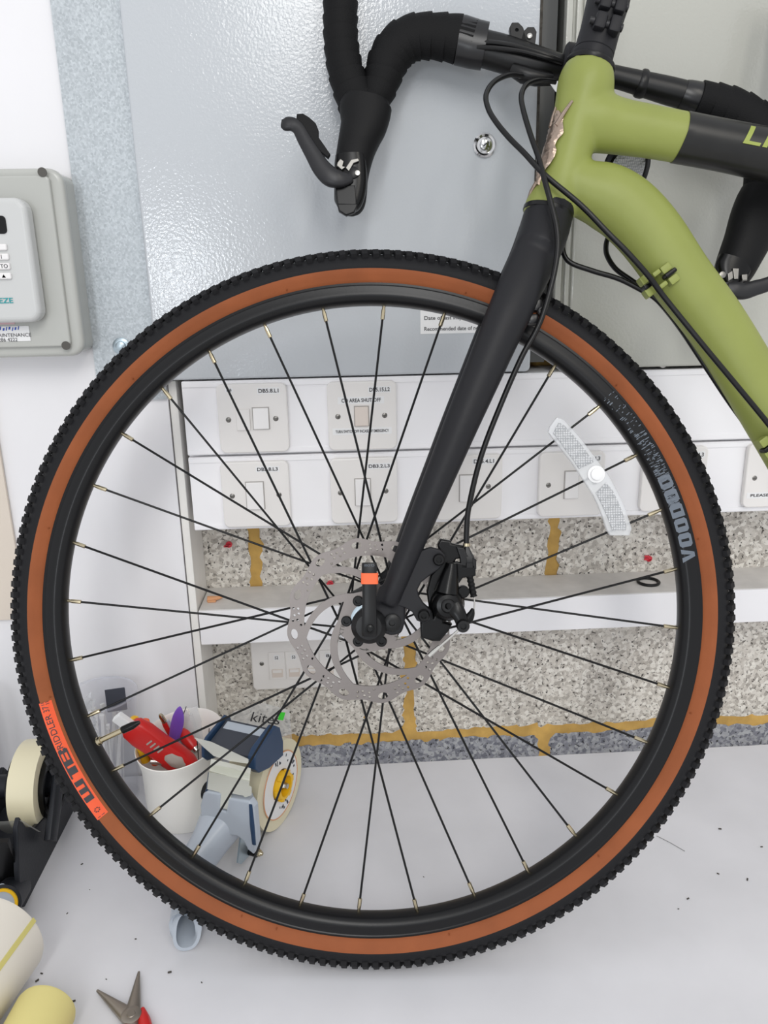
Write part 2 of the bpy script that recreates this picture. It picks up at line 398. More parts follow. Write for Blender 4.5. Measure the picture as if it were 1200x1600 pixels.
# red wall plugs pressed into the blocks
for px, py, lb in ((358, 850, 'red plastic wall plug in the block left of the brake disc, beside the white post'),
                   (516, 911, 'red plastic wall plug seen through the window of the brake disc'),
                   (1013, 872, 'red plastic wall plug in the block just above the rubber ring')):
    p = A(px, py, YB); b = MB()
    b.lathe([(-0.004, 0.0042), (0.0035, 0.0048), (0.0045, 0.0032), (0.002, 0.0026)], p, V(0, -1, 0), 10)
    for q in range(3): b.box(p + V(rng.normal(0, .003), -0.004, rng.normal(0, .003)), 0.006, 0.002, 0.003, bev=0.0005)
    tag(b.build('wall_plug', M['plug_red']), lb, 'wall plug', 'red wall plugs in the block wall')
# white boards, post and rail
xp0 = -0.2222; xp1 = -0.2106
wl = struct(MB().box(((xp0 - 1.6) / 2, 0.0425, 0.55), 1.6 + xp0, 0.083, 2.5), 'wall_left', M['wall'])
struct(MB().box(((xp0 + xp1) / 2 + .0006, YB / 2 + .001, 0.285), xp1 - xp0 - 0.0012, YB - .004, 0.569, bev=0.0015), 'trim_1', M['post'])
rt = MB().box((0.35, YB / 2, 0.228), 1.118, YB, 0.051, bev=0.0012)
ro = struct(rt, 'trim_2', M['wall'])
MB().box((0.35, YB / 2 + .001, 0.2538), 1.116, YB - .003, 0.0006).build('dusty_top', M['rail_top'], ro, label='grey dusty upper face of the white rail')
struct(MB().box((-0.55, -0.0025, 0.50), 2 * (0.55 - 0.4385), 0.005, 0.492, bev=0.001), 'trim_3', M['cream_wall'])
# galvanised strip behind the alarm box
gs = thing('steel_strip', 'galvanised steel backing strip between the white board and the grey cabinet', 'metal strip', (-0.265, -0.002, 0.548))
MB().box((-0.2645, -0.002, 1.17), 0.0845, 0.004, 1.245).build('strip', M['galv'], gs)
p = A(190, 541, -0.004); b = MB().lathe([(0, 0.0105), (0.002, 0.0105), (0.003, 0.009), (0.0032, 0.0065), (0.007, 0.0060), (0.008, 0.004)], p, V(0, -1, 0), 24)
b.build('bolt', M['zinc'], gs, label='round zinc bolt at the foot of the strip')
# workbench
wbn = thing('workbench', 'white workbench top that the front wheel stands on', 'workbench', (0, -0.36, -0.89))
MB().box((0.0, -0.3615, -0.016), 2.4, 0.717, 0.032, bev=0.002).build('worktop', M['bench'], wbn)
for sx in (-1.1, 1.1):
    for sy in (-0.66, -0.06): MB().box((sx, sy, -0.461), 0.06, 0.06, 0.858).build('leg', M['post'], wbn)

# ================================================================== CABLE TRUNKING AND SWITCHES
YT = -0.020
tk = thing('cable_trunking', 'white two-compartment plastic cable trunking carrying the switches along the wall', 'trunking', (0.3, 0, 0.3755))
xa, xb = -0.1995, 0.95
b = MB().box(((xa + xb) / 2, 0.029, 0.474), xb - xa, 0.078, 0.193, bev=0.002); b.build('trunking_body', M['trunk'], tk)
for z0, z1 in ((0.3765, 0.4742), (0.4766, 0.5705)):
    b = MB().box(((xa + xb) / 2, YT + 0.004, (z0 + z1) / 2), xb - xa, 0.008, z1 - z0, bev=0.0015)
    b.box(((xa + xb) / 2, YT - 0.0006, z0 + 0.0045), xb - xa - .001, 0.0016, 0.006, bev=0.0006); b.box(((xa + xb) / 2, YT - 0.0006, z1 - 0.0045), xb - xa - .001, 0.0016, 0.006, bev=0.0006)
    b.build('trunking_lid', M['trunk'], tk)
YP = YT - 0.0085
def screw(p, par, r=0.0034, m='screw'):
    b = MB().lathe([(-0.001, r), (0.0004, r), (0.0010, r * .7)], p, V(0, -1, 0), 14); o = b.build('screw', M[m], par)
    MB().box(p + V(0, -0.0011, 0), r * 1.5, 0.0003, r * .28).build('screw_slot', M['hole'], o)
def tape_label(par, x0, x1, z0, z1, y, lines):
    b = MB().box(((x0 + x1) / 2, y - 0.0002, (z0 + z1) / 2), x1 - x0, 0.0005, z1 - z0); o = b.build('label', M['label'], par)
    for s, fx0, fx1, fz0, fz1 in lines:
        text(s, 0, 0, V(x0 + (x1 - x0) * fx0, y - 0.0005, z0 + (z1 - z0) * fz0), X0, Z0, (x1 - x0) * (fx1 - fx0), (z1 - z0) * (fz1 - fz0), 'lettering', M['ink'], o, bold=.018)
def switch_plate(cx, cy, lb, rockers, screws, labels, w=0.0832):
    c = A(cx, cy, YP); t = thing('switch_plate', lb, 'switch', (c[0], YT, c[2] - w / 2), 'switch plates on the white trunking')
    o = V(c[0], YT - 0.0045, c[2])
    b = MB(); b.plate(rrect(-w / 2, -w / 2, w / 2, w / 2, 0.006), [], 0.0085, o, X0, Z0, bev=0.0018); b.build('face_plate', M['plate'], t)
    for (x0, x1, y0, y1, m, tilt) in rockers:
        p0, p1 = A(x0, y1, YP), A(x1, y0, YP)
        MB().box(((p0[0] + p1[0]) / 2, YP - 0.0002, (p0[2] + p1[2]) / 2), p1[0] - p0[0] + .0022, 0.0008, p1[2] - p0[2] + .0022).build('rocker_surround', M['shadow_gap'] if tilt else M['plate'], t)
        bb = MB().box(((p0[0] + p1[0]) / 2, YP - 0.001, (p0[2] + p1[2]) / 2), p1[0] - p0[0], 0.006, p1[2] - p0[2], bev=0.0008)
        if tilt:
            zc = (p0[2] + p1[2]) / 2
            for v in bb.v:
                if v[1] < YP - 0.001: v[1] += 0.0009 * (v[2] - zc) / (p1[2] - zc)
        bb.build('rocker' if tilt else 'blank_module', M[m], t)
    for (x, y) in screws: screw(A(x, y, YP), t)
    for (x0, x1, y0, y1, lines) in labels:
        p0, p1 = A(x0, y1, YP), A(x1, y0, YP); tape_label(t, p0[0], p1[0], p0[2], p1[2], YP, lines)
    return t
one = lambda s: [(s, .06, .94, .2, .82)]
switch_plate(395.5, 654, 'white switch plate labelled DB5.8.L1, one rocker beside a blank, upper row', [(371, 390, 639, 672, 'plate', 0), (397, 419, 637, 670, 'rocker', 1)], [(357, 656), (431, 654)],
             [(402, 437, 605, 616, one('DB5.8.L1')), (352, 364, 606, 613, [('DB', .2, .8, .2, .8)])])
switch_plate(566, 650, 'white switch plate with an emergency shut-off notice above and below its rocker', [(555, 575, 635, 665, 'rocker_old', 1)], [(528, 651), (601, 649)],
             [(575, 611, 603, 614, one('DB5.15.L2')), (528, 600, 619, 632, [('CO AREA SHUT OFF', .08, .93, .25, .8)]), (520, 612, 667, 680, [('TURN SWITCH OFF INCASE OF EMERGENCY', .05, .95, .28, .72)])])
switch_plate(400, 773, 'white switch plate labelled DB5.8.L3 directly under plate DB5.8.L1', [(387, 411, 753, 795, 'rocker', 1)], [(363, 775), (436, 773)], [(400, 436, 728, 738, one('DB5.8.L3'))])
switch_plate(569, 767, 'white switch plate labelled DB3.2.L3 below the emergency shut-off plate', [(556, 578, 748, 789, 'rocker', 1)], [(532, 770), (603, 767)], [(574, 611, 723, 733, one('DB3.2.L3'))])
switch_plate(733, 762, 'white switch plate partly hidden by the fork blade, label ending .4.L1', [(718, 740, 742, 783, 'rocker', 1)], [(763, 760), (700, 762)], [(738, 774, 715, 726, one('DB5.4.L1'))])
switch_plate(893, 757, 'white switch plate behind the clear spoke reflector', [(881, 904, 736, 778, 'rocker', 1)], [(857, 758), (929, 754)], [(904, 940, 711, 722, one('DB5.4.L3'))])
switch_plate(1053, 749, 'white switch plate mostly hidden behind the tyre on the right', [(1041, 1064, 728, 770, 'rocker', 1)], [(1017, 750), (1089, 747)], [(1066, 1102, 705, 716, one('DB5.6.L3'))])
switch_plate(1215, 743, 'white switch plate at the right edge of the picture, with a PLEASE notice', [(1203, 1226, 722, 764, 'rocker', 1)], [(1179, 747), (1251, 741)], [(1166, 1262, 767, 779, [('PLEASE', .06, .36, .28, .78)])])
# data outlet below the rail
YD = YB - 0.012
p0, p1 = A(398, 1077, YD), A(556, 1006, YD)
dt = thing('data_outlet', 'white double data outlet plate on the block wall below the white rail', 'data outlet', (p0[0] + 0.07, YB, p0[2]))
zt = 0.1935; zb = p0[2]; w = p1[0] - p0[0]
b = MB(); b.plate(rrect(-w / 2, -(zt - zb) / 2, w / 2, (zt - zb) / 2, 0.005), [], 0.012, V(p0[0] + w / 2, YD + 0.006, (zt + zb) / 2), X0, Z0, bev=0.002); b.build('face_plate', M['plate'], dt)
screw(A(409, 1037, YD), dt)
for k, s in enumerate(('52', '53', '54', '8')):
    xk = A(420, 1035, YD)[0] + k * 0.0258
    MB().box((xk + .0122, YD - 0.0006, 0.116 + .012), 0.0244, 0.0016, 0.046, bev=0.0005).build('outlet_module', M['plate'], dt)
    m_ = MB().box((xk + .0122, YD - 0.0016, 0.116), 0.0165, 0.0012, 0.0135, bev=0.0003).build('shutter', M['rocker_old'], dt)
    MB().box((xk + .0122, YD - 0.0024, 0.1195), 0.0135, 0.0008, 0.0045).build('shutter_tab', M['plate'], m_)
    tape_label(dt, xk + .008, xk + .0165, 0.138, 0.1465, YD - .0014, [(s, .2, .8, .2, .8)])

# ================================================================== CABINETS
YC = -0.020
c1 = thing('electrical_cabinet', 'large textured grey steel cabinet behind the handlebar, left one', 'cabinet', (0, YC, 0.575))
b = MB().box((0.0045, 0.030, 1.1775), 0.459, 0.094, 1.20); b.build('cabinet_body', M['cabinet'], c1)
b = MB(); b.plate(rrect(-0.2253, 0.5752, 0.2352, 1.78, 0.0035), [], 0.012, V(0, YC + 0.006, 0), X0, Z0, bev=0.003); b.build('cabinet_door', M['cabinet'], c1)
MB().box((0.2368, YC + 0.006, 1.19), 0.003, 0.014, 1.17).build('door_seal', M['seal'], c1, label='crumbling dark foam seal along the door edge')
lk = A(757, 227, YC); b = MB().lathe([(0, 0.0135), (0.002, 0.0135), (0.004, 0.0115), (0.003, 0.0095), (0.001, 0.0088), (0.0012, 0.006), (0.004, 0.0052), (0.0046, 0.003)], lk, V(0, -1, 0), 32)
l_ = b.build('lock', M['chrome'], c1, label='round chrome cam lock'); MB().box(lk + V(0, -0.0048, 0), 0.0055, 0.0008, 0.0012, X=nrm(V(.8, 0, .6)), Zx=nrm(V(-.6, 0, .8))).build('key_slot', M['dark'], l_)
p0, p1 = A(657, 522, YC), A(800, 440, YC)
st = MB().box(((p0[0] + p1[0]) / 2, YC - 0.0003, (p0[2] + p1[2]) / 2), p1[0] - p0[0], 0.0005, p1[2] - p0[2]).build('inspection_label', M['label'], c1, label='white inspection date label')
for s, px, py, w_, h_ in (('Date of last inspection', 663, 502, .0650, .0062), ('Recommended date of next inspection', 663, 519, .1010, .0062)):
    q = A(px, py, YC - .0006); text(s, 0, 0, q, X0, Z0, w_, h_, 'lettering', M['ink'], st, bold=.01)
c2 = thing('electrical_cabinet', 'warm grey steel cabinet at the right, behind the bicycle frame', 'cabinet', (0.6, YC, 0.577))
x2 = 0.2880
MB().box(((x2 + 1.0) / 2 - .004, 0.030, 1.18), 1.0 - x2 + .02, 0.094, 1.20).build('cabinet_body', M['cabinet2'], c2)
b = MB(); b.plate(rrect(x2, 0.5772, 1.0, 1.78, 0.0035), [], 0.014, V(0, YC + 0.006, 0), X0, Z0, bev=0.003); b.build('cabinet_door', M['cabinet2'], c2)
for xx, wv in ((0.2690, 0.0075), (0.2795, 0.0055)): MB().box((xx, YC + 0.004, 1.18), wv, 0.012, 1.20, bev=0.0015).build('edge_moulding', M['cabinet2'], c2)
for k in (0, 1): MB().lathe([(0, .005), (.002, .005), (.0025, .003)], V(A(1035 + k * 320, 572, YC + 0.008)[0], YC + 0.008, .5770), V(0, -1, 0), 16).build('hinge_stud', M['plate'], c2)
struct(MB().box((0.251, 0.045, 1.18), 0.030, 0.05, 1.20), 'trim_4', M['recess'])
struct(MB().box((0.252, 0.0775, 1.18), 0.040, 0.014, 1.20), 'trim_5', M['dark'])

# ================================================================== ALARM PANEL
al = thing('alarm_panel', 'grey plastic alarm panel with a keypad on the white board at the left', 'alarm panel', (-0.40, 0, 0.612))
zb, zt = 0.6105, 0.8085
b = MB(); b.plate(rrect(-0.56, zb, -0.3065, zt, 0.010), [], 0.034, V(0, -0.017, 0), X0, Z0, bev=0.001); b.build('back_box', M['alarm'], al)
b = MB(); b.plate(rrect(-0.557, zb + .001, -0.3085, zt - .001, 0.012), [], 0.014, V(0, -0.040, 0), X0, Z0, bev=0.005); b.build('lid_rim', M['alarm'], al)
b = MB(); b.plate(rrect(-0.545, zb + .010, -0.3185, zt - .0065, 0.004), [], 0.008, V(0, -0.0485, 0), X0, Z0, bev=0.002); lid = b.build('lid', M['alarm'], al)
for px, py in ((66, 269), (103, 540)):
    q = A(px, py, -0.0527); MB().lathe([(-0.0005, .0050), (0.0005, .0050)], q, V(0, -1, 0), 20).build('screw_hole', M['hole'], lid)
YK = -0.076
b = MB(); kv = [A(-60, 316, YK), A(28, 317, YK), A(53, 495, YK), A(-60, 500, YK)]
x0, x1, z0, z1 = -0.47, kv[1][0] + .0015, kv[2][2], kv[1][2]
b.plate(rrect(x0, z0, x1, z1, 0.008), [], 0.022, V(0, YK + 0.011, 0), X0, Z0, bev=0.006); kp = b.build('keypad', M['keypad'], al, smooth=0)
p0, p1 = A(-40, 366, YK), A(8, 337, YK)
b = MB(); b.plate(rrect(p0[0], p0[2], p1[0], p1[2], 0.004), [], 0.001, V(0, YK - .0004, 0), X0, Z0); b.build('display', M['gloss'], kp)
for y0, y1, x1_, s in ((381, 392, 11, ''), (396, 407, 14, 'I'), (411, 422, 16, 'TO'), (426, 437, 18, '^')):
    p0, p1 = A(-20, y1, YK), A(x1_, y0, YK)
    b = MB().box(((p0[0] + p1[0]) / 2, YK - .001, (p0[2] + p1[2]) / 2), p1[0] - p0[0], .0042, p1[2] - p0[2], bev=.0016, seg=3); kb = b.build('key', M['rocker'], kp)
    yk = YK - .0031
    if s == '^':
        q = A(x1_ - 15, y1 - 3, yk); b = MB(); b.add([q, q + V(.0045, 0, 0), q + V(.0022, 0, .0036)], [(0, 1, 2)]); b.build('arrow_mark', M['ink'], kb)
    elif s:
        q = A(x1_ - (15 if s == 'TO' else 12), y1 - 3, yk); text(s, 0, 0, q, X0, Z0, None, .0042, 'lettering', M['ink'], kb, bold=.01)
q = A(-1, 474, YK - .0004); text('EZE', 0, 0, q, X0, Z0, .0155, .0058, 'lettering', M['teal'], kp, bold=.02)
for py in (452, 467, 471, 479): MB().box(A(46 + (py - 452) * .13, py, YK + .008) + V(0.0035, 0, 0), 0.003, 0.006, 0.0022).build('vent_slot', M['dark'], kp)
YL = -0.0527
p0, p1 = A(-60, 535, YL), A(45, 509, YL)
lb = MB().box(((p0[0] + p1[0]) / 2, YL - .0003, (p0[2] + p1[2]) / 2), p1[0] - p0[0], .0006, p1[2] - p0[2]).build('service_sticker', M['label'], al, label='shiny service sticker with small print')
q = A(-8, 527, YL - .0008); text('MAINTENANCE', 0, 0, q, X0, Z0, .0415, .0040, 'lettering', M['ink'], lb)
q = A(-8, 534, YL - .0008); text('0 286 4222', 0, 0, q, X0, Z0, .0260, .0040, 'lettering', M['ink'], lb)
b = MB(); q = A(-8, 518, YL - .0008)
for k in range(9): b.box(q + V(.0034 * k, 0, .0022 + .0006 * (k % 3)), .0012 + .0008 * (k % 2), .0002, .0042 - .0010 * (k % 2), X=X0, Zx=nrm(V(.3, 0, 1)))
b.build('blurred_wordmark', M['blue_ink'], lb)
p0, p1 = A(-40, 508, YL), A(22, 498, YL)
MB().box(((p0[0] + p1[0]) / 2, YL - .0002, (p0[2] + p1[2]) / 2), p1[0] - p0[0], .0003, p1[2] - p0[2]).build('faded_sticker', M['pink'], al)

# ================================================================== BICYCLE
bk = thing('bicycle', 'olive green gravel bicycle with a tan-sided front wheel, leaning on the cabinets', 'bicycle', L(0, -0.3670, 0))
def P3(rows):            # rows (px, py, halfwidth px, w) -> points, radii
    pts = [Bp(a, b, w) for a, b, h, w in rows]
    return pts, [rpx(h, p) for (a, b, h, w), p in zip(rows, pts)]
def tube_px(rows, n=8): return P3(spline(rows, n))
ECY = 0.0003
# ---- tyre
def ring(mb, prof, n=200, mi=0, closed=False): return mb.lathe([(w, r) for r, w in prof], BC, BN, n, mi, closed, X=E1, caps=False)
cas = [(0.329, 0.0100), (0.3316, 0.0128), (0.3325, 0.0141), (0.3345, 0.0152), (0.3380, 0.0174), (0.3420, 0.0190), (0.3455, 0.0196)]
tread = [(0.3452, 0.0199), (0.3490, 0.0196), (0.3525, 0.0178), (0.3560, 0.0146), (0.3590, 0.0102), (0.3608, 0.0053), (0.3614, 0.0)]
ty = MB(); ring(ty, cas + [(r, -w) for r, w in cas[::-1]], closed=True)
tyo = ty.build('tyre', M['tyre_tan'], bk, smooth=0.9)
tr = MB(); ring(tr, tread + [(r, -w) for r, w in tread[-2::-1]] + [(0.342, -0.0185), (0.358, 0.0), (0.342, 0.0185)], closed=True)
tro = tr.build('tread', M['tyre_black'], tyo, smooth=0.9, label='black rubber tread')
kn = MB()
def knob(th, r, w, tilt, st, sw, sh, skew=0.0):
    er = E1 * cos(th) + E2 * sin(th); et = -E1 * sin(th) + E2 * cos(th)
    nn = er * cos(tilt) + BN * sin(tilt); ww = -er * sin(tilt) + BN * cos(tilt)
    c = BC + er * r + BN * w; t2 = et * cos(skew) + ww * sin(skew); w2 = -et * sin(skew) + ww * cos(skew)
    vs = []
    for d in (-1, 1):
        k = 1.0 if d < 0 else 0.84
        for a, b in ((-1, -1), (1, -1), (1, 1), (-1, 1)): vs.append(c + nn * sh / 2 * d + t2 * st / 2 * a * k + w2 * sw / 2 * b * k)
    kn.add(vs, [(0, 1, 2, 3), (7, 6, 5, 4), (0, 4, 5, 1), (1, 5, 6, 2), (2, 6, 7, 3), (3, 7, 4, 0)])
NK = 206
for i in range(NK):
    th = 2 * pi * i / NK; hf = pi / NK
    for sg in (1, -1):
        knob(th + (hf if sg < 0 else 0), 0.3586, sg * 0.0139, sg * radians(46), 0.0066, 0.0098, 0.0064, sg * .12)
        for q in (0, hf): knob(th + q + hf * .5, 0.3630, sg * 0.0068, sg * radians(18), 0.0034, 0.0052, 0.0040, sg * .4)
    for q in (0, hf): knob(th + q, 0.3645, 0.0016 if q else -.0016, 0, 0.0030, 0.0044, 0.0036, .6)
kno = kn.build('tread_knobs', M['tyre_black'], tyo, smooth=0); kno['kind'] = 'stuff'
# moulding nibs on the sidewall
nb = MB()
for px, py in ((453, 457), (725, 464), (217, 593), (82, 822), (204, 1055), (1064, 842), (954, 604), (1073, 1107), (433, 1450), (702, 1456), (935, 1333), (397, 1387)):
    a = atan2(-(py - 960), px - 580); er = E1 * cos(a) + E2 * sin(a); nb.sweep([BC + er * 0.3335 + BN * .0150, BC + er * 0.3345 + BN * .0175], [.0007, .0004], ref=None, n=6)
nbo = nb.build('sidewall_nibs', M['tyre_tan'], tyo); nbo['kind'] = 'stuff'
# orange sidewall label
def arc_patch(mb, a0, a1, r0, r1, wfun, n=40, k=8, lift=0.0004, mi=0):
    vs = []; fs = []
    for i in range(n + 1):
        a = a0 + (a1 - a0) * i / n; er = E1 * cos(a) + E2 * sin(a)
        for j in range(k + 1):
            r = r0 + (r1 - r0) * j / k; vs.append(BC + er * r + BN * (wfun(r) + lift))
    for i in range(n):
        for j in range(k): q = i * (k + 1) + j; fs.append((q, q + 1, q + k + 2, q + k + 1))
    mb.add(vs, fs, mi)
rr, wr = zip(*cas); wside = lambda r: float(np.interp(r, rr, wr))
ang = lambda px, py: atan2(-(py - 960), px - 580) % (2 * pi)
a0, a1 = ang(78, 1092), ang(158, 1276)
b = MB(); arc_patch(b, a0, a1, 0.3338, 0.3449, wside); slab = b.build('sidewall_label', M['orange'], tyo, label='orange maker label on the sidewall')
def arc_text(s, aa, ab, r0, r1, wf, name, m, par, up=1, thick=0.0007, bold=0.0, square=False):
    """letters along an arc from angle aa to ab; up=+1: letter tops outwards"""
    mb = MB(); tmp = MB(); text(s, 0, 0, V(0, 0, 0), X0, Y0, 1.0, 1.0, mb=tmp, thick=0, bold=bold)
    vs = []
    for q in tmp.v:
        a = aa + (ab - aa) * q[0]; r = r0 + (r1 - r0) * q[1]
        er = E1 * cos(a) + E2 * sin(a); vs.append(BC + er * r + BN * (wf(r) + thick))
    mb.add(vs, tmp.f); return mb.build(name, m, par, smooth=0)
def blocks(a0_, a1_, rects, name):       # heavy block letters: rectangles (x0, x1, y0, y1) in the letter box
    mb = MB()
    for x0_, x1_, y0_, y1_ in rects: arc_patch(mb, a0_ + (a1_ - a0_) * x0_, a0_ + (a1_ - a0_) * x1_, .3355 + .0083 * y0_, .3355 + .0083 * y1_, wside, 4, 4, .0008)
    mb.build(name, M['ink'], slab, smooth=0)
blocks(ang(139, 1251), ang(121.5, 1218), [(0, .24, 0, 1), (.40, .62, 0, 1), (.78, 1, 0, 1), (0, 1, 0, .17)], 'letter_w')
blocks(ang(118, 1213), ang(108, 1193), [(0, 1, .80, 1), (.26, .78, 0, .8)], 'letter_t')
blocks(ang(108.5, 1194), ang(96.5, 1168), [(0, .30, 0, 1), (.3, .94, 0, .16), (.3, .94, .84, 1), (.3, .9, .43, .57), (.74, 1, .10, .42), (.74, 1, .58, .90)], 'letter_b')
arc_text('RIDDLER', ang(98, 1166), ang(78, 1113), 0.3375, 0.3430, wside, 'lettering', M['ink'], slab)
arc_text('37', ang(76.5, 1109), ang(73.5, 1100), 0.3375, 0.3430, wside, 'lettering', M['ink'], slab)
b = MB()                                   # small head emblem and fine print bars
a = ang(154, 1262)
for k in range(7):
    t = 2 * pi * k / 7; aa = a + 0.006 * cos(t); r = 0.3394 + 0.0022 * sin(t); er = E1 * cos(aa) + E2 * sin(aa); et = -E1 * sin(aa) + E2 * cos(aa)
    b.box(BC + er * r + BN * (wside(r) + .0008), .0014, .0010, .0002, X=er, Y=et, Zx=BN)
for aa in (ang(161, 1270), ang(72, 1097), ang(71.5, 1094)):
    for r0, r1 in ((.336, .339), (.3402, .343)):
        arc_patch(b, aa, aa + .0016, r0, r1, wside, 2, 2, .0008)
b.build('label_print', M['ink'], slab)
# ---- rim
rp = [(0.3300, 0.0100), (0.3320, 0.0118), (0.3316, 0.0128), (0.3295, 0.0130), (0.3285, 0.0124), (0.3225, 0.0124), (0.3205, 0.0127), (0.3185, 0.0123), (0.3160, 0.0108), (0.3138, 0.0085), (0.3124, 0.0055), (0.3120, 0.0)]
b = MB(); ring(b, rp + [(r, -w) for r, w in rp[-2::-1]] + [(0.326, -0.008), (0.324, 0), (0.326, 0.008)], closed=True)
rim = b.build('rim', M['rim'], bk, smooth=0.5)
rq, wq = zip(*sorted([(r, w) for r, w in rp[4:]])); wrim = lambda r: float(np.interp(r, rq, wq))
dm = MB()
def rim_poly(a0_, a1_, poly):              # letter outline, x along the rim, y towards the hub
    vs = []
    for x_, y_ in poly:
        a_ = a0_ + (a1_ - a0_) * x_; r_ = .3288 - .0130 * y_; e_ = E1 * cos(a_) + E2 * sin(a_); vs.append(BC + e_ * r_ + BN * .0130)
    dm.add(vs, [list(range(len(vs)))])
for k_, ch_ in enumerate('VOODOO'):
    a0_ = radians(10.0 + 2.72 * k_); a1_ = a0_ + radians(2.45)
    if ch_ == 'V': polys = [[(0, 1), (.35, 1), (.5, .3), (.5, 0), (.34, 0)], [(1, 1), (.66, 0), (.5, 0), (.5, .3), (.65, 1)]]
    else:
        k2 = 0 if ch_ == 'D' else .16
        polys = [[(.40, 0), (.40, 1), (k2, 1), (0, 1 - k2), (0, k2), (k2, 0)], [(.84, 0), (1, .16), (1, .84), (.84, 1), (.60, 1), (.60, 0)], [(.40, 0), (.60, 0), (.60, .20), (.40, .20)], [(.40, .80), (.60, .80), (.60, 1), (.40, 1)]]
    for p_ in polys: rim_poly(a0_, a1_, p_)
dm.build('rim_decal', M['decal'], rim, smooth=0, label='grey block lettering on the rim')
b = MB()                                   # broken-up graphic above the word
for k in range(210):
    q = random.random(); a = radians(20.5 + 24.0 * q)
    if random.random() < (q - .35) * 1.1: continue
    r = random.uniform(.3158, .3285); h = random.uniform(.0006, .0035) * (1.1 - q * .6)
    arc_patch(b, a, a + random.uniform(.0012, .0030), max(r - h, .3155), min(r + h, .3290), lambda r: .0126, 2, 2, .0006)
gr = b.build('rim_graphic', M['decal'], rim, smooth=0); gr['kind'] = 'stuff'
# ---- hub
b = MB().lathe([(-0.052, 0.0055), (-0.050, 0.0085), (-0.042, 0.0095), (-0.040, 0.014), (-0.0375, 0.0255), (-0.0335, 0.0265), (-0.0315, 0.024), (-0.029, 0.015), (0.0, 0.0130), (0.016, 0.0155), (0.019, 0.0315), (0.0225, 0.0325), (0.0255, 0.0315), (0.028, 0.024), (0.0300, 0.0235), (0.0305, 0.018), (0.0365, 0.0175), (0.038, 0.0125), (0.047, 0.0115), (0.048, 0.006)], BC, BN, 48)
hub = b.build('hub', M['black'], bk, smooth=0.5)
MB().lathe([(.0340, .0180), (.0364, .0190), (.0372, .0160)], BC, BN, 40).build('hub_face', M['zinc'], hub, label='silver hub face inside the brake disc')
# ---- spokes and nipples
PH = 1.92091698; k0 = 4
proto = None
for i in range(32):
    k = i; th = PH + 2 * pi * k / 32
    q = (k - 4) % 4                       # lacing repeats every four holes
    near, sgn = ((False, -1), (True, 1), (False, 1), (True, -1))[q]
    hr, hw = (0.0292, 0.0226) if near else (0.0235, -0.0355)
    d = radians(76) * sgn
    p0 = L(hr * cos(th + d), hr * sin(th + d), hw); p1 = L(0.3135 * cos(th), 0.3135 * sin(th), 0.002 if near else -0.002)
    t = nrm(p1 - p0)
    b = MB().sweep([p0 - t * .002, p1 - t * .004], 0.00118, ref=None, n=8); so = b.build('spoke', M['spoke'], bk)
    b = MB().sweep([p1 - t * 0.0150, p1 - t * 0.0145, p1 - t * 0.006, p1 - t * .004, p1 + t * .001], [.0014, .0021, .0021, .0017, .0017], ref=None, n=10)
    b.build('nipple', M['nipple'], so, label='bright metal nipple')
# valve
a = ang(155, 1160); er = E1 * cos(a) + E2 * sin(a)
b = MB().sweep([BC + er * r for r in (.3135, .3118, .3112, .3085, .3080, .283)], [.0048, .0048, .0042, .0042, .0030, .0030], ref=None, n=14); va = b.build('valve_stem', M['nipple'], bk, label='bright metal valve stem')
b = MB().sweep([BC + er * r for r in (.284, .2835, .272, .2665, .264)], [.0036, .0040, .0040, .0026, .0018], ref=None, n=12); b.build('valve_cap', M['gloss'], va, label='black ribbed valve cap')
# ---- brake disc
WR = 0.0345
def rad_px(n, w): return n * (0.78367 - w) / F
RO = rad_px(131, WR)
out = []
for i in range(240):
    a = 2 * pi * i / 240; r = RO * (0.976 + 0.024 * cos(12 * (a - radians(100)))); out.append((r * cos(a), r * sin(a)))
holes = []
for k in range(12):
    a = radians(100 + 30 * k); rh = RO * 0.915
    holes.append(circ(rh * cos(a), rh * sin(a), RO * 0.062, 18, RO * 0.040, a + pi / 2))
    for da, rf in ((-10.2, .930), (-10.6, .875), (-14.2, .915), (-15.8, .865), (-19.2, .935), (-19.6, .880), (-6.5, .835)):
        aa = a + radians(da + 0.0); r = RO * (rf - 0.012); holes.append(circ(r * cos(aa), r * sin(aa), RO * 0.0155, 8))
RI = RO * 0.785; RH = RO * 0.385
def pol(r, d): return (r * cos(radians(d)), r * sin(radians(d)))
for k in range(6):                          # six windows between swept arms
    base = 60 * k + 12; sweep_ = 58; g = 11.0
    w_ = []                                 # side of one arm, outer arc, side of the next arm
    ga = lambda r: math.degrees(RO * 0.074 / r)
    for i in range(15):
        t = i / 14; r = RH + (RI - RH) * t; w_.append(pol(r, base + sweep_ * t ** 0.9 + ga(r)))
    for i in range(1, 10):
        t = i / 10; w_.append(pol(RI, base + sweep_ + ga(RI) + (60 - 2 * ga(RI)) * t))
    for i in range(15):
        t = 1 - i / 14; r = RH + (RI - RH) * t; w_.append(pol(r, base + 60 + sweep_ * t ** 0.9 - ga(r)))
    holes.append(w_)
RC = RO * 0.225
cen = [(RC * cos(2 * pi * i / 72) * (1 + .06 * cos(12 * pi * i / 72 * 1)), RC * sin(2 * pi * i / 72) * (1 + .06 * cos(12 * pi * i / 72))) for i in range(72)]
holes.append(cen)
b = MB(); b.plate(out, holes, 0.0018, L(0, 0, WR), E1, E2); rotor = b.build('brake_disc', M['steel'], bk, smooth=0.4, label='drilled steel brake disc')
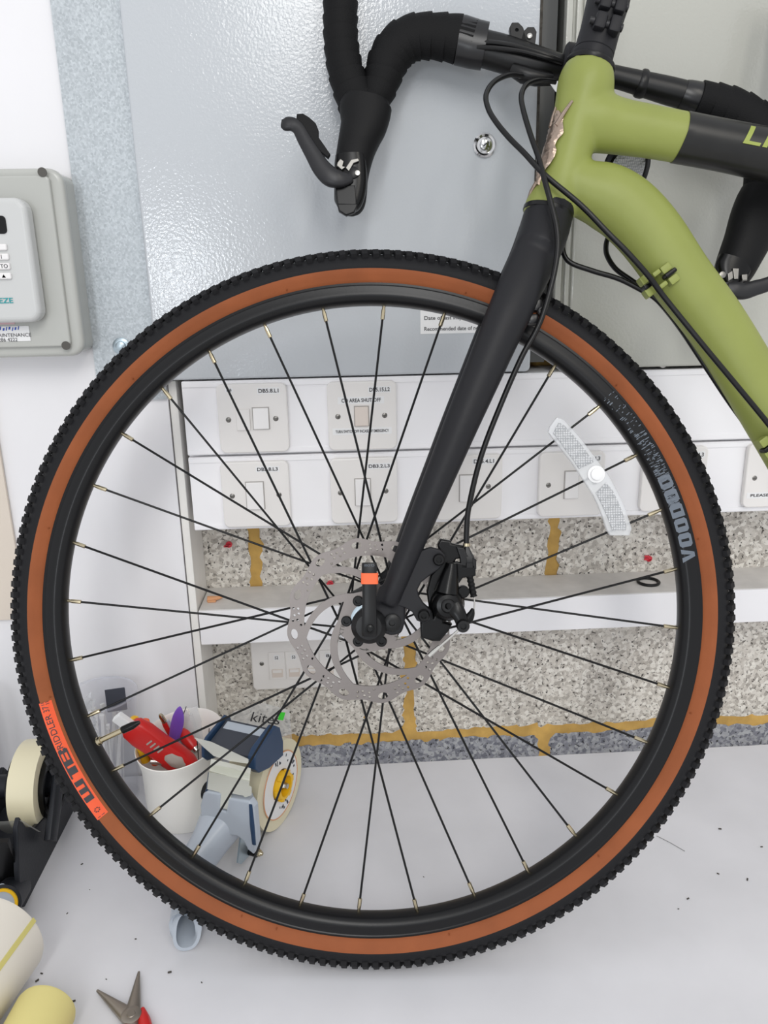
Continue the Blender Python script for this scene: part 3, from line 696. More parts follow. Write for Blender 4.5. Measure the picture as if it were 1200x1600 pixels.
for k in range(6):
    a = radians(60 * k + 60); r = rad_px(36.5, WR); q = L(r * cos(a), r * sin(a), WR)
    b = MB().lathe([(-.002, .0052), (0.0028, .0052), (0.0036, .0044), (0.0036, .0026), (0.0014, .0024)], q, BN, 18); b.build('disc_bolt', M['gloss'], rotor, label='black disc bolt')
MBt = text('TEKTRO', -.0125, -.002, L(*uv(534, 985, WR), WR), E2 * cos(.22) - E1 * sin(.22) * -1, -E1 * cos(.22) + E2 * sin(.22), .025, .0040, 'lettering', M['hole'], rotor, thick=.0011)
text('16', -.003, -.002, L(*uv(620, 990, WR), WR), E2, -E1, .006, .0042, 'lettering', M['hole'], rotor, thick=.0011)
b = MB(); b.sweep([L(*uv(x, y, WR), WR + .0011) for x, y in ((562, 1013), (568, 1015), (573, 1015))], .0004, ref=None, n=4); b.add([L(*uv(x, y, WR), WR + .0012) for x, y in ((572, 1012.5), (577, 1015), (572, 1017))], [(2, 1, 0)]); b.build('rotation_arrow', M['hole'], rotor)
# ---- quick release and axle
b = MB().lathe([(0.036, 0.012), (0.050, 0.012), (0.050, 0.0165), (0.060, 0.0170), (0.062, 0.0155), (0.066, 0.0120), (0.0665, 0.004)], BC, BN, 36); b.build('axle_cap', M['black'], bk)
qr = [(577, 992, 11.5, .0685), (577, 985, 12, .0705), (577, 965, 11.5, .0715), (577, 935, 11.0, .0715), (577, 905, 11.5, .072), (577, 886, 12, .071), (577, 880, 11.5, .070)]
pts, ra = tube_px(qr, 4); b = MB().sweep(pts, ra, 0.0030, n=16, pw=0.55); ql = b.build('quick_release_lever', M['black'], bk)
pts, ra = P3([(577.5, 912, 13.5, .0720), (577.5, 895, 13.5, .0718)]); b = MB().sweep(pts, ra, 0.0040, n=16, pw=0.5); b.build('lever_band', M['orange_band'], ql, label='orange band around the lever')
o = Bp(585, 881.5, .0742); text('CLOSE', 0, 0, o + BN * .0002, -E1, -E2, rad_px(16, .074), rad_px(3.6, .074), 'lettering', M['decal'], ql, thick=.0006)
b = MB().lathe([(0, .0042), (.003, .0042), (.0034, .0026), (.001, .0024)], Bp(578, 983, .0735), BN, 14); b.build('lever_pin', M['gloss'], ql)
# ---- fork
fr = [(862, 318, 38, .0), (857, 335, 38, .000), (850, 362, 38.5, .006), (838, 395, 37, .018), (817, 440, 36, .032), (801, 476, 35, .040), (786, 510, 33.5, .044), (754, 585, 30.5, .047), (722, 660, 27.5, .050), (693, 730, 24.7, .0515), (663, 802, 22, .053), (637, 866, 19.5, .055), (614, 922, 17.5, .056), (605, 944, 14, .056)]
S = spline(fr, 6); pts, ra = P3(S)
wmin = 0.62
rb = [min(r * 1.0, .0165) if S[i][3] > .02 else r for i, r in enumerate(ra)]
f_ = MB().sweep(pts, ra, rb, n=28)
fpts = []
for p in pts:
    q = p - BC; fpts.append(L(q @ E1, q @ E2, -(q @ BN)))
f_.sweep(fpts, ra, rb, n=28)
def blade_end(w, sg):
    f_.plate([uv(*q, w) for q in ((594, 915), (628, 925), (634, 950), (633, 972), (628, 990), (612, 994), (598, 990), (578, 1002), (560, 992), (556, 972), (566, 955), (584, 940))], [], 0.011, L(0, 0, w - .0055 * sg + (0 if sg > 0 else 0)), E1, E2)
blade_end(.058, 1)
q58 = [uv(*q, .058) for q in ((594, 915), (628, 925), (634, 950), (633, 972), (628, 990), (612, 994), (598, 990), (578, 1002), (560, 992), (556, 972), (566, 955), (584, 940))]
f_.plate(q58, [], 0.011, L(0, 0, -.0525), E1, E2)
fork = remesh(f_, 0.0019, 8).build('fork', M['fork'], bk, smooth=1.2)
b = MB().lathe([(0, .0085), (.0025, .0085), (.0035, .007), (.0035, .0030), (.001, .0028)], Bp(612.5, 972.5, .0575), BN, 20); b.build('mudguard_boss', M['black'], fork)
# cable clip on the blade
q = Bp(845, 487, .038); b = MB()
b.box(Bp(838, 478, .036), .010, .012, .012, X=E1, Y=E2, Zx=BN, bev=.003); b.box(Bp(832, 500, .036), .011, .010, .012, X=E1, Y=E2, Zx=BN, bev=.003)
b.lathe([(-.004, .0042), (.004, .0042), (.005, .003), (.005, .002), (.003, .002)], q, BN, 14); b.build('cable_clip', M['etape'], bk)
# ---- frame
fm = MB()
ht = [(926, 88, 36, 0), (920, 112, 37.5, 0), (916.5, 126, 43, 0), (913, 146, 43.5, 0), (906, 172, 40, 0), (896, 212, 37, 0), (886, 250, 35, 0), (875, 288, 35, 0), (865, 310, 37.5, 0), (857, 329, 38.5, 0), (856, 335, 38.5, 0)]
ht = [r for r in ht if r[1] > 95]
ht[0] = (921.5, 105, 37, 0)
pts, ra = tube_px(ht, 6); fm.sweep(pts, ra, n=40)
tt = [(908, 184, 45, 0), (935, 191, 45, 0), (967, 198, 41, 0), (1010, 205, 39, 0), (1060, 214, 38, 0), (1130, 227.5, 37.5, 0), (1215, 245, 38.5, 0)]
TT = spline(tt, 6); pts, ra = P3(TT); fm.sweep(pts, ra, [r * .88 for r in ra], n=36)
dtb = [(884, 282, 38, 0), (915, 296, 44, 0), (948, 308, 50, 0), (982, 330, 51, 0), (1019, 370, 50, 0), (1063, 433, 47.5, 0), (1115, 502, 46, 0), (1165, 581, 45, 0), (1230, 690, 45, 0), (1290, 795, 45, 0)]
pts, ra = tube_px(dtb, 8); fm.sweep(pts, ra, [r * .85 for r in ra], n=36)
frame = remesh(fm, 0.0020, 14).build('frame', M['green'], bk, smooth=1.2)
# black painted section of the top tube
sel = [r for r in spline([(1050, 212.3, 38.6, 0), (1130, 227.5, 38.1, 0), (1215, 245, 39.2, 0), (1300, 263, 39.2, 0)], 6)]
pts, ra = P3(sel); wrapm = MB().sweep(pts, ra, [r * .88 + .0004 for r in ra], n=44)
e0 = nrm(Bp(1052, 250) - Bp(1076, 180)); c0 = Bp(1064, 215); ax = nrm(Bp(1130, 227.5) - Bp(1060, 214))
nrm_cut = nrm(np.cross(BN, e0)); nrm_cut = nrm_cut if nrm_cut @ ax > 0 else -nrm_cut
for i in range(44):                         # first ring slides onto the slanted paint edge
    v = wrapm.v[i]; wrapm.v[i] = v + ax * (((c0 - v) @ nrm_cut) / (ax @ nrm_cut))
wrapo = wrapm.build('top_tube_black_section', M['wrap'], frame, smooth=0.9, label='black faded paint section of the top tube')
o = Bp(1160, 240, .0265); tx = nrm(Bp(1215, 250, .0265) - o); ty_ = nrm(E2 - tx * (E2 @ tx))
def tube_text(s, o, tx, ty_, w_, h_, rad, m, par):
    tmp = MB(); text(s, 0, 0, V(0, 0, 0), X0, Y0, w_, h_, mb=tmp, thick=0, shear=.22, bold=.012); mb = MB(); tz = np.cross(tx, ty_); vs = []
    import bmesh
    bm = bmesh.new(); bv = [bm.verts.new(Vector(q)) for q in tmp.v]
    for f in tmp.f: bm.faces.new([bv[i] for i in f])
    bmesh.ops.triangulate(bm, faces=bm.faces[:])
    for _ in range(3): bmesh.ops.subdivide_edges(bm, edges=[e for e in bm.edges if e.calc_length() > .004], cuts=1, use_grid_fill=True); bmesh.ops.triangulate(bm, faces=bm.faces[:])
    bm.verts.index_update(); tmp.v = [V(*q.co) for q in bm.verts]; tmp.f = [[q.index for q in f.verts] for f in bm.faces]; bm.free()
    for q in tmp.v:
        y = q[1] - .0; s_ = max(-.95, min(.95, (y + ro0) / rad)); vs.append(o + tx * q[0] + ty_ * y + tz * (rad * .88 * sqrt(1 - s_ * s_)))
    mb.add(vs, tmp.f); return mb.build('lettering', m, par, smooth=0)
# axis point under the lettering
cax = Bp(1146, 231.6, 0); radw = rpx(38.8, cax) + .0010
base = cax + ty_ * 0.0; ro0 = -rpx(7.0, cax)
o2 = cax + ty_ * ro0
tmp_o = o2
tx = ax; ty_ = nrm(E2 - tx * (E2 @ tx))
tube_text('LIMBA', o2, tx, ty_, .104, rpx(31, cax), radw, M['green_print'], wrapo)
# head badge
bd = [(-6, 0), (-2, 12), (3, 24), (8, 22), (11, 26), (8, 34), (13, 42), (10, 52), (14, 58), (12, 66), (17, 70), (19, 78), (14, 84), (22, 100), (25, 118), (21, 120), (14, 104), (12, 116), (7, 118), (5, 100), (2, 90), (-2, 72), (-4, 58), (-9, 44), (-10, 30), (-12, 14), (-14, -4), (-11, -8)]
axh = nrm(Bp(920, 112) - Bp(860, 320)); sdh = nrm(np.cross(axh, BN)); ob = Bp(851, 262, .0)
kpx = depth(ob) / F; b = MB()
cx_ = Bp(885, 250, 0); rh = rpx(36.5, cx_)
tmp = MB(); tmp.plate([(x * kpx, y * kpx) for x, y in bd], [], .0, V(0, 0, 0), X0, Y0)
def wrapb(x, y, lift):
    # wrap the badge round the front of the head tube
    p = Bp(862 + 0, 262, 0) + axh * y
    axp = cx_ + axh * ((p - cx_) @ axh); a = radians(150) - (x * 1.5 - 1 * kpx) / rh * 1.15
    rr_ = rh * (1.0 + 0.0) + lift
    return axp + sdh * rr_ * cos(a) + BN * rr_ * sin(a)
nx_, ny_ = 9, 40; vs = []; fs = []
prof_w = [(0, 1, 3), (12, 4, 2), (24, 8, 4), (34, 10, 8), (44, 10, 10), (54, 8, 10), (62, 8, 7), (70, 6, 8), (80, 9, 12), (90, 10, 10), (98, 7, 8), (106, 8, 8), (116, 2, 2)]
px_ = np.array(prof_w, float)
for j in range(ny_ + 1):
    y = 116 * j / ny_; wl_ = np.interp(y, px_[:, 0], px_[:, 1]); wr_ = np.interp(y, px_[:, 0], px_[:, 2])
    for i in range(nx_ + 1):
        x = -wl_ + (wl_ + wr_) * i / nx_; ed = min(i, nx_ - i) / (nx_ / 2)
        vs.append(wrapb(x * kpx, (y - 40) * kpx, .0012 + .0024 * sqrt(max(ed, 0)) + .0010 * random.random() * (ed > 0)))
for j in range(ny_):
    for i in range(nx_): q = j * (nx_ + 1) + i; fs.append((q, q + 1, q + nx_ + 2, q + nx_ + 1))
b.add(vs, fs)
for x, y0_, x2_, y1_ in ((-3, 92, -5, 124), (4, 92, 12, 128), (0, 5, -10, -20)): b.sweep([wrapb(x * kpx, (y0_ - 40) * kpx, .003), wrapb((x + x2_) / 2 * kpx, ((y0_ + y1_) / 2 - 40) * kpx, .003), wrapb(x2_ * kpx, (y1_ - 40) * kpx, .0025)], [.0022, .0020, .0014], ref=None, n=8)
b.build('head_badge', M['bronze'], frame, smooth=0.5, label='rose bronze relief badge')
# headset rings
axs = nrm(Bp(921, 110) - Bp(868, 300)); pT = Bp(921.5, 106); kT = depth(pT) / F
b = MB().lathe([(-.001, 37 * kT), (.0015, 38.5 * kT), (.0035, 38 * kT), (.0055, 33 * kT)], pT, axs, 48); b.build('headset_cover', M['black'], bk)
pB = Bp(856.5, 332); b = MB().lathe([(-.0035, 38.0 * kT), (-.0025, 39.8 * kT), (.0012, 39.8 * kT), (.0018, 39 * kT)], pB, axs, 48); b.build('crown_race', M['black'], bk)
b = MB().lathe([(.004, 31 * kT), (.005, 31.8 * kT), (.0135, 31.2 * kT), (.0140, 30.6 * kT)], pT, axs, 44); b.build('headset_spacer', M['fork'], bk)
s0 = .0142; b = MB().lathe([(s0, 30.4 * kT), (s0 + .0006, 31.2 * kT), (s0 + .020, 30.6 * kT), (s0 + .033, 31.5 * kT), (s0 + .050, 33 * kT), (s0 + .062, 32 * kT), (s0 + .064, 29 * kT)], pT, axs, 44)
stem = b.build('stem', M['fork'], bk)
sx_ = nrm(np.cross(axs, BN)); sx_ = sx_ if sx_ @ E1 > 0 else -sx_
for h_ in (.0325, .0520):
    c = pT + axs * h_ + BN * (29 * kT + .001) + sx_ * .003
    for sg in (-1, 1): MB().box(c + sx_ * sg * .0072, .0115, .0165, .0130, X=sx_, Y=axs, Zx=BN, bev=.003).build('clamp_ear', M['fork'], stem)
    MB().lathe([(-.017, .0032), (-.0145, .0036), (.015, .0036), (.0155, .002)], c, sx_, 14).build('clamp_bolt', M['lever'], stem)
WB_ = -0.075
pA = pT + axs * .043
b = MB().sweep([pA - BN * .005, pA - BN * .03 - axs * .012, L(*uv(908, 104, WB_), WB_ + .004)], [.018, .017, .019], ref=None, n=24); b.build('stem_extension', M['fork'], stem)
pc = Bp(912, 106, WB_); bd_ = nrm(Bp(1000, 128, WB_) - Bp(800, 88, WB_))
b = MB().lathe([(-.024, .0185), (-.022, .021), (.022, .021), (.024, .0185)], pc, bd_, 28); b.build('bar_clamp', M['fork'], stem)
# ---- handlebar
hb = [(735, 71, 28, WB_), (752, 75, 27.5, WB_), (785, 84, 28, WB_), (820, 95, 27, WB_), (855, 103, 23, WB_), (885, 107, 18, WB_), (912, 110, 17, WB_), (965, 121, 16.5, WB_), (1015, 134, 19, WB_), (1045, 142, 20.5, WB_), (1075, 150, 21, WB_)]
pts, ra = tube_px(hb, 5); b = MB().sweep(pts, ra, [min(r * .9, .0150) for r in ra], n=26); bar = b.build('handlebar', M['black'], bk, smooth=0.9)
pts, ra = P3([(997, 129, 20, WB_), (1000, 130, 21.5, WB_), (1006, 131.5, 21.5, WB_), (1009, 132, 20, WB_)]); MB().sweep(pts, ra, [r * .85 for r in ra], n=26).build('bar_collar', M['black'], bar)
for off, y_ in ((0, 0), (1, 8)):            # hoses lying along the flat top
    rows = [(745, 66 + y_, 4, WB_ + .0145), (775, 67 + y_, 4, WB_ + .017), (815, 74 + y_ * .8, 4, WB_ + .0185), (855, 87 + y_ * .5, 4, WB_ + .0180), (890, 101, 4, WB_ + .012)]
    pts, ra = tube_px(rows, 6); MB().sweep(pts, .0026, ref=None, n=10).build('bar_hose', M['cable'], bar)
pts, ra = P3([(758, 72.5, 35, WB_), (742, 69.5, 36, WB_), (719, 63, 37, WB_), (716, 62.5, 36, WB_)])
MB().sweep(pts, ra, [min(r * .9, .0185) for r in ra], n=28).build('tape_end_wrap', M['etape'], bar, label='glossy black finishing tape')
pts, ra = P3([(1066, 148, 22, WB_), (1072, 150, 23.5, WB_), (1096, 157, 26, WB_), (1099, 158, 25, WB_)])
MB().sweep(pts, ra, [min(r * .9, .018) for r in ra], n=28).build('tape_end_wrap', M['etape'], bar, label='glossy black finishing tape')
def wrap_path(rows, pitch=0.0150, amp=0.0022, n=26, rbmax=.0185):
    S = spline(rows, 26); pts, ra = P3(S); vs_, r2 = [], []
    d = 0.0; P_, R_ = [], []
    for i, p in enumerate(pts):
        if i: d += np.linalg.norm(p - pts[i - 1])
        ph = (d / pitch) % 1.0; P_.append(p); R_.append(ra[i] - amp * (ph - .5) * 1.0)
    return P_, R_, [min(r * .92, rbmax) for r in R_]
lt = [(738, 68, 34, WB_), (713, 61, 35.5, WB_), (680, 57, 34, WB_), (652, 57.5, 34, WB_), (630, 66, 34, WB_), (614, 82, 33, WB_), (603, 104, 31, WB_ + .002), (596, 128, 28, WB_ + .004), (586, 152, 26, WB_ + .006), (576, 170, 24, WB_ + .007)]
ld = [(532, -40, 26, WB_ + .006), (532, -15, 26, WB_ + .006), (532, 15, 26.5, WB_ + .006), (532, 50, 26.5, WB_ + .006), (535.5, 87, 27, WB_ + .006), (542, 118, 28, WB_ + .006), (552, 145, 30, WB_ + .006), (562, 168, 32, WB_ + .007)]
for rows in (lt, ld):
    P_, R_, B_ = wrap_path(rows); MB().sweep(P_, R_, B_, n=30).build('bar_tape', M['tape'], bar, smooth=0.25, label='wrapped black handlebar tape')
rtp = [(1090, 156, 27, WB_), (1115, 163, 31, WB_), (1150, 176, 34, WB_), (1184, 200, 36, WB_), (1203, 232, 37, WB_), (1204, 270, 38, WB_ + .002), (1196, 305, 37, WB_ + .004), (1188, 330, 33, WB_ + .006)]
rdp = [(1262, -40, 27, WB_ + .006), (1258, 40, 27, WB_ + .006), (1250, 130, 27, WB_ + .006), (1240, 220, 28, WB_ + .006), (1222, 280, 29, WB_ + .006), (1200, 325, 31, WB_ + .006)]
for rows in (rtp, rdp):
    P_, R_, B_ = wrap_path(rows); MB().sweep(P_, R_, B_, n=30).build('bar_tape', M['tape'], bar, smooth=0.25, label='wrapped black handlebar tape')
WH = WB_ + .010
# left brake hood and lever
hl = [(573, 158, 36, WH), (571.5, 167, 40.5, WH), (570.5, 180, 39.5, WH), (568, 196, 36.5, WH), (563, 212, 33, WH), (557, 232, 30, WH), (552, 255, 28, WH), (549, 280, 26, WH), (547.5, 305, 25.5, WH), (546, 320, 23, WH), (543, 330, 15, WH), (541, 335, 6, WH)]
pts, ra = tube_px(hl, 6); b = MB().sweep(pts, ra, [min(r * .95, .0205) for r in ra], n=32, pw=.85); hood = b.build('brake_hood', M['hood'], bar, smooth=0.9)
wf = WH + .0185
def pxplate(poly, w, th, name, m, par, bev=.001, lab=None, holes=()):
    b = MB(); b.plate([uv(x, y, w) for x, y in poly], [[uv(x, y, w) for x, y in h_] for h_ in holes], th, L(0, 0, w - th / 2), E1, E2, bev=bev)
    o = b.build(name, M[m] if isinstance(m, str) else m, par, smooth=0.7)
    if lab: o['label'] = lab
    return o
pts, ra = tube_px([(547, 243, 23, wf - .007), (547.5, 258, 25, wf - .007), (548, 285, 25.5, wf - .007), (546, 308, 23.5, wf - .007), (543, 324, 18, wf - .007), (541, 334, 6, wf - .008)], 5)
MB().sweep(pts, ra, .0088, n=24, pw=.75).build('lever_housing', M['gloss'], hood, smooth=.9)
pxplate([(526, 291), (553, 291), (555, 318), (529, 318)], wf + .0022, .006, 'housing_cap', 'black', hood, .0015)
pxplate([(529, 320), (556, 320), (552, 330), (541, 334), (531, 328)], wf + .0026, .006, 'housing_nose', 'black', hood, .0015)
def lever(rows, par, rbk=.55):
    pts, ra = tube_px(rows, 6); b = MB().sweep(pts, ra, [max(r * rbk, .003) for r in ra], n=20, pw=.8); return b.build('brake_lever', M['lever'], par, smooth=0.9)
WL = wf + .006
lv = lever([(440, 193, 6, WL), (446, 194, 10, WL), (456, 194, 10.5, WL), (466, 201, 10, WL), (476, 219, 11, WL), (489, 241, 12.5, WL), (502, 262, 14.5, WL), (516, 276, 15.5, WL), (530, 280, 13, WL), (542, 279, 10, WL - .002), (548, 277, 8, WL - .004)], hood)
pxplate([(465, 179), (473, 178.5), (482, 184), (492, 193), (496, 203), (496, 214), (514, 240), (512, 244), (495, 231), (478, 208), (464, 188)], WL + .0015, .006, 'shift_paddle', 'hood', lv, .001)
for poly, m_ in (([(528, 254), (532, 249), (536, 252), (534, 260), (538, 261), (534, 264), (527, 258)], 'silver'), ([(541, 262), (549, 250), (559, 248), (560, 251), (552, 254), (545, 266)], 'silver')):
    pxplate(poly, wf + .0045, .003, 'lever_spring', 'screw', hood, .0006, 'bright metal spring')
b = MB().lathe([(0, .0062), (.003, .0062), (.0036, .005)], Bp(552, 271, wf), BN, 18); b.build('pivot_boss', M['black'], hood)
b = MB().lathe([(0, .0026), (.0012, .0026), (.0014, .001)], Bp(558.5, 270.5, wf + .0036), BN, 12); b.build('pivot_screw', M['silver'], hood)
# right brake hood and lever
hr_ = [(1196, 300, 36, WH), (1190, 318, 39, WH), (1180, 345, 39, WH), (1168, 375, 35, WH), (1156, 402, 32, WH), (1146, 425, 29, WH), (1138, 445, 22, WH), (1133, 455, 12, WH)]
pts, ra = tube_px(hr_, 6); b = MB().sweep(pts, ra, [min(r * .95, .0205) for r in ra], n=32, pw=.85); hood2 = b.build('brake_hood', M['hood'], bar, smooth=0.9)
pts, ra = tube_px([(1150, 406, 27, wf - .007), (1145, 420, 28, wf - .007), (1141, 434, 22, wf - .007), (1137, 446, 10, wf - .007)], 5)
MB().sweep(pts, ra, .0088, n=24, pw=.75).build('lever_housing', M['gloss'], hood2, smooth=.9)
lever([(1136, 450, 9, WL), (1148, 453, 13, WL), (1162, 455, 13, WL), (1180, 450, 12, WL), (1202, 443, 11, WL), (1240, 425, 10, WL), (1275, 400, 9, WL)], hood2)
for poly in ([(1146, 420), (1154, 420), (1153, 435), (1148, 435)], [(1160, 430), (1167, 429), (1167, 437), (1161, 437)], [(1138, 428), (1144, 424), (1145, 434), (1139, 438)]):
    pxplate(poly, wf + .0040, .003, 'lever_spring', 'screw', hood2, .0006, 'bright metal spring')
b = MB().lathe([(0, .0035), (.002, .0035), (.0024, .002)], Bp(1128, 430, wf + .001), BN, 12); b.build('pivot_screw', M['screw'], hood2)
# accessory bracket on the bar and the round reflector behind the head tube
for px, py, lab in ((808, 55, 0), (825, 62, 1)):
    b = MB(); o = uv(px, py, WB_ + .002); ot = [(-.009, -.018), (.009, -.018), (.0065, .006), (.003, .0105), (-.003, .0105), (-.0065, .006)]
    b.plate([(o[0] + x * (1 if lab else 1) - y * (.25 if not lab else -.22), o[1] + y) for x, y in ot], [circ(o[0] - .0035 * (.25 if not lab else -.22), o[1] + .0035, .0024, 10)], .008, L(0, 0, WB_ + .002), E1, E2, bev=.0008); e_ = b.build('bracket_ear', M['black'], bar)
    if lab: MB().lathe([(0, .0028), (.003, .0028), (.0036, .0012)], Bp(827, 58, WB_ + .005), BN, 12).build('bracket_screw', M['silver'], e_)
pts, ra = P3([(800, 108, 10, WB_ + .008), (818, 117, 13, WB_ + .01), (838, 122, 12, WB_ + .01), (862, 124, 9, WB_ + .008)]); MB().sweep(pts, ra, n=16).build('bar_bracket', M['black'], bar)
MB().lathe([(0, .0026), (.002, .0026), (.0024, .001)], Bp(812, 119, WB_ + .02), BN, 10).build('bracket_screw', M['screw'], bar)
pxplate([(857, 126), (875, 127), (874, 146), (868, 142)], WB_ + .012, .0012, 'cable_tag', 'label', bar, .0002, 'small white tag')
rc = Bp(979, 256, WB_ + .012); rax = nrm(E2 * .62 - BN * .55 - E1 * .22)
b = MB().lathe([(-.0075, .0225), (-.006, .0235), (.004, .0235), (.006, .021)], rc, -rax, 40); rf = b.build('front_reflector', M['gloss'], bk, label='round reflector with a dark body and clear ribbed lens')
b = MB().lathe([(.0055, .0215), (.009, .019), (.0105, .012), (.011, .002)], rc, -rax, 40); b.build('reflector_lens', M['prism'], rf)
pts, ra = P3([(905, 120, 8, WB_), (940, 180, 8, WB_ - .004), (970, 240, 8, WB_ + .004)]); MB().sweep(pts, .006, ref=None, n=12).build('reflector_stalk', M['black'], rf)
# ---- cables
def cable(rows, lab=None, r=.0027, n=7):
    S = spline(rows, n); pts = [Bp(a, b_, w) for a, b_, w in S]
    o = MB().sweep(pts, r, ref=None, n=12).build('cable', M['cable'], bk, smooth=0.9)
    if lab: o['label'] = lab
    return o
cable([(816, 118, -.052), (795, 117, -.044), (772, 128, -.03), (759.5, 148, -.012), (763, 170, .0), (776, 192, .010), (797, 217, .018), (819, 239, .024), (852, 274, .030), (907, 320, .034), (950, 364, .036), (980, 394, .036), (1013, 431, .034), (1040, 467, .031), (1100, 541, .031), (1150, 601, .031), (1205, 668, .031), (1260, 740, .031)])
cable([(868, 128, -.05), (852, 126, -.045), (838, 126, -.036), (822, 133, -.02), (814.5, 150, -.006), (818, 174, .006), (829, 211, .018), (841, 245, .026), (852, 285, .033), (862, 322, .037), (870, 358, .040), (871, 393, .042), (864, 435, .044), (849, 489, .0455), (836, 520, .046), (814, 560, .047), (783, 631, .048), (752, 712, .050), (733, 790, .0505), (729, 830, .050), (729, 852, .050)], 'front brake cable')
cable([(893, 325, -.030), (880, 360, -.026), (878, 383, -.023), (888, 408, -.020), (925, 423, -.018), (965, 435, -.016), (998, 451, -.014), (1027, 469, -.012), (1060, 508, -.010), (1100, 569, -.008), (1140, 629, -.008), (1183, 688, -.008), (1230, 770, -.008)])
cable([(962, 330, -.050), (952, 365, -.048), (947, 383, -.045), (949, 400, -.040), (962, 420, -.034), (985, 437, -.026), (1008, 453, -.020), (1030, 472, -.018), (1062, 512, -.015), (1102, 572, -.013), (1142, 632, -.013), (1186, 692, -.013)])
cable([(1014, 225, -.06), (1013, 245, -.055), (1011, 262, -.05), (1003, 285, -.045), (985, 315, -.04)])
# cable guide blocks on the down tube
def guide(cx, cy, sc=1.0):
    t = nrm(Bp(1053, 487) - Bp(1000, 415)); s_ = nrm(np.cross(t, BN)); s_ = s_ if s_ @ E1 > 0 else -s_
    u_ = V(0, 0, 0)
    o = Bp(cx, cy, .020); k = depth(o) / F * sc; b = MB()
    t2 = t
    for a, c_, wx, wy in ((18, 6, 17, 13), (18, -15, 17, 13), (-17, 12, 17, 14), (-20, -8, 20, 14), (2, 9, 14, 8), (0, -12, 14, 8)):
        b.box(o + s_ * a * k - t2 * c_ * k, wx * k, wy * k, .012, X=s_, Y=t2, Zx=BN, bev=.0016)
    g = b.build('cable_guide', M['green'], frame)
    for a, c_ in ((19, -4), (-18, 1)):
        MB().box(o + s_ * a * k - t2 * c_ * k + BN * .0016, 20 * k, 7 * k, .012, X=s_, Y=t2, Zx=BN, bev=.0012).build('cable_tie', M['gloss'], g)
guide(1027, 437); guide(1213, 690)
# ---- spoke reflector
pr = [(871, 654), (880, 657), (902, 681), (920, 704), (937, 727), (948, 741), (957, 757), (967, 775), (976, 795), (981, 812), (985.5, 826), (982.5, 835), (955, 835), (950, 827), (944, 808), (937, 790), (929, 773), (920, 759), (908, 741), (895, 721), (884, 707), (872, 692), (859, 675), (861, 667)]
wrf = .014
rfo = pxplate(pr, wrf, .0060, 'spoke_reflector', 'lens', bk, .0012, 'clear curved plastic spoke reflector')
pc_ = np.array(pr); ctr = pc_.mean(0)
def shrink(poly, k):
    c = np.mean(poly, 0); return [tuple(c + (np.array(q) - c) * k) for q in poly]
pxplate(shrink([(872, 658), (880, 662), (901, 685), (918, 707), (930, 724), (906, 735), (896, 719), (884, 704), (874, 689), (863, 675)], .92), wrf + .0005, .004, 'reflector_prisms', 'prism', rfo, .0004)
pxplate(shrink([(946, 752), (956, 763), (965, 781), (973, 800), (980, 825), (979, 831), (957, 831), (949, 808), (940, 788), (930, 768)], .92), wrf + .0005, .004, 'reflector_prisms', 'prism', rfo, .0004)
b = MB().lathe([(-.002, .0085), (.001, .0085), (.0015, .0060), (.0035, .0058), (.004, .0045)], Bp(931.5, 741, wrf), BN, 24); b.build('reflector_clip', M['white_plastic'], rfo)
# ---- disc brake caliper
wc = .055
pxplate([(660, 862), (673, 858), (686, 861), (693, 868), (692, 879), (684, 888), (668, 899), (656, 909), (650, 921), (652, 932), (660, 945), (671, 955), (671, 967), (663, 972), (653, 968), (646, 955), (634, 948), (622, 944), (618, 934), (632, 905)], wc + .004, .010, 'caliper_mount_tab', 'fork', fork, .0015)
cal = pxplate([(687, 852), (690, 846), (702, 848), (703, 852), (722, 856), (722, 869), (711, 871), (709, 874), (704, 884), (690, 912), (688, 930), (692, 950), (690, 975), (702, 978), (699, 984), (686, 999), (676, 999), (661, 994), (660, 975), (668, 968), (674, 952), (670, 925), (676, 900), (694, 880)], wc - .004, .012, 'brake_caliper', 'gloss', bk, .002, 'black mechanical disc brake caliper', [[(674, 954), (678, 950), (681, 962), (679, 970), (675, 968)]])
for px, py in ((685.5, 874), (662, 961)):
    b = MB().lathe([(-.006, .0056), (.004, .0056), (.0052, .0046), (.0052, .0028), (.002, .0026)], Bp(px, py, wc + .005), BN, 18); b.build('mount_bolt', M['gloss'], cal)
pts, ra = tube_px([(706, 880, 9, wc), (704, 893, 12, wc), (701, 908, 16, wc), (698, 925, 20, wc)], 4); MB().sweep(pts, ra, n=24).build('caliper_body', M['gloss'], cal, smooth=.9)
dc = Bp(699, 944, wc); b = MB().lathe([(-.018, .0150), (-.010, .0165), (-.002, .0165), (.0, .0150), (.002, .0155), (.007, .0140), (.0105, .0105), (.011, .0068), (.008, .0066)], dc, BN, 40); b.build('caliper_drum', M['gloss'], cal)
b = MB().lathe([(.007, .0066), (.0105, .0066), (.0115, .0052), (.0115, .0032), (.009, .003)], dc, BN, 20); b.build('drum_bolt', M['black'], cal)
pts, ra = tube_px([(703, 940, 14, wc + .006), (712, 952, 13, wc + .009), (719, 964, 11, wc + .010), (723, 977, 9.5, wc + .010)], 5); b = MB().sweep(pts, ra, .0036, n=18, pw=.8); arm = b.build('caliper_arm', M['gloss'], cal, smooth=.9)
pts, ra = tube_px([(718, 970, 9, wc + .008), (730, 968, 8, wc + .008), (736, 960, 6, wc + .008), (739, 951, 2.5, wc + .008)], 5); MB().sweep(pts, ra, .003, n=14).build('arm_hook', M['gloss'], arm)
b = MB().lathe([(-.004, .0062), (.004, .0062), (.006, .0052), (.006, .003), (.003, .0028)], Bp(723, 977, wc + .012), BN, 18); b.build('cable_clamp_bolt', M['black'], arm)
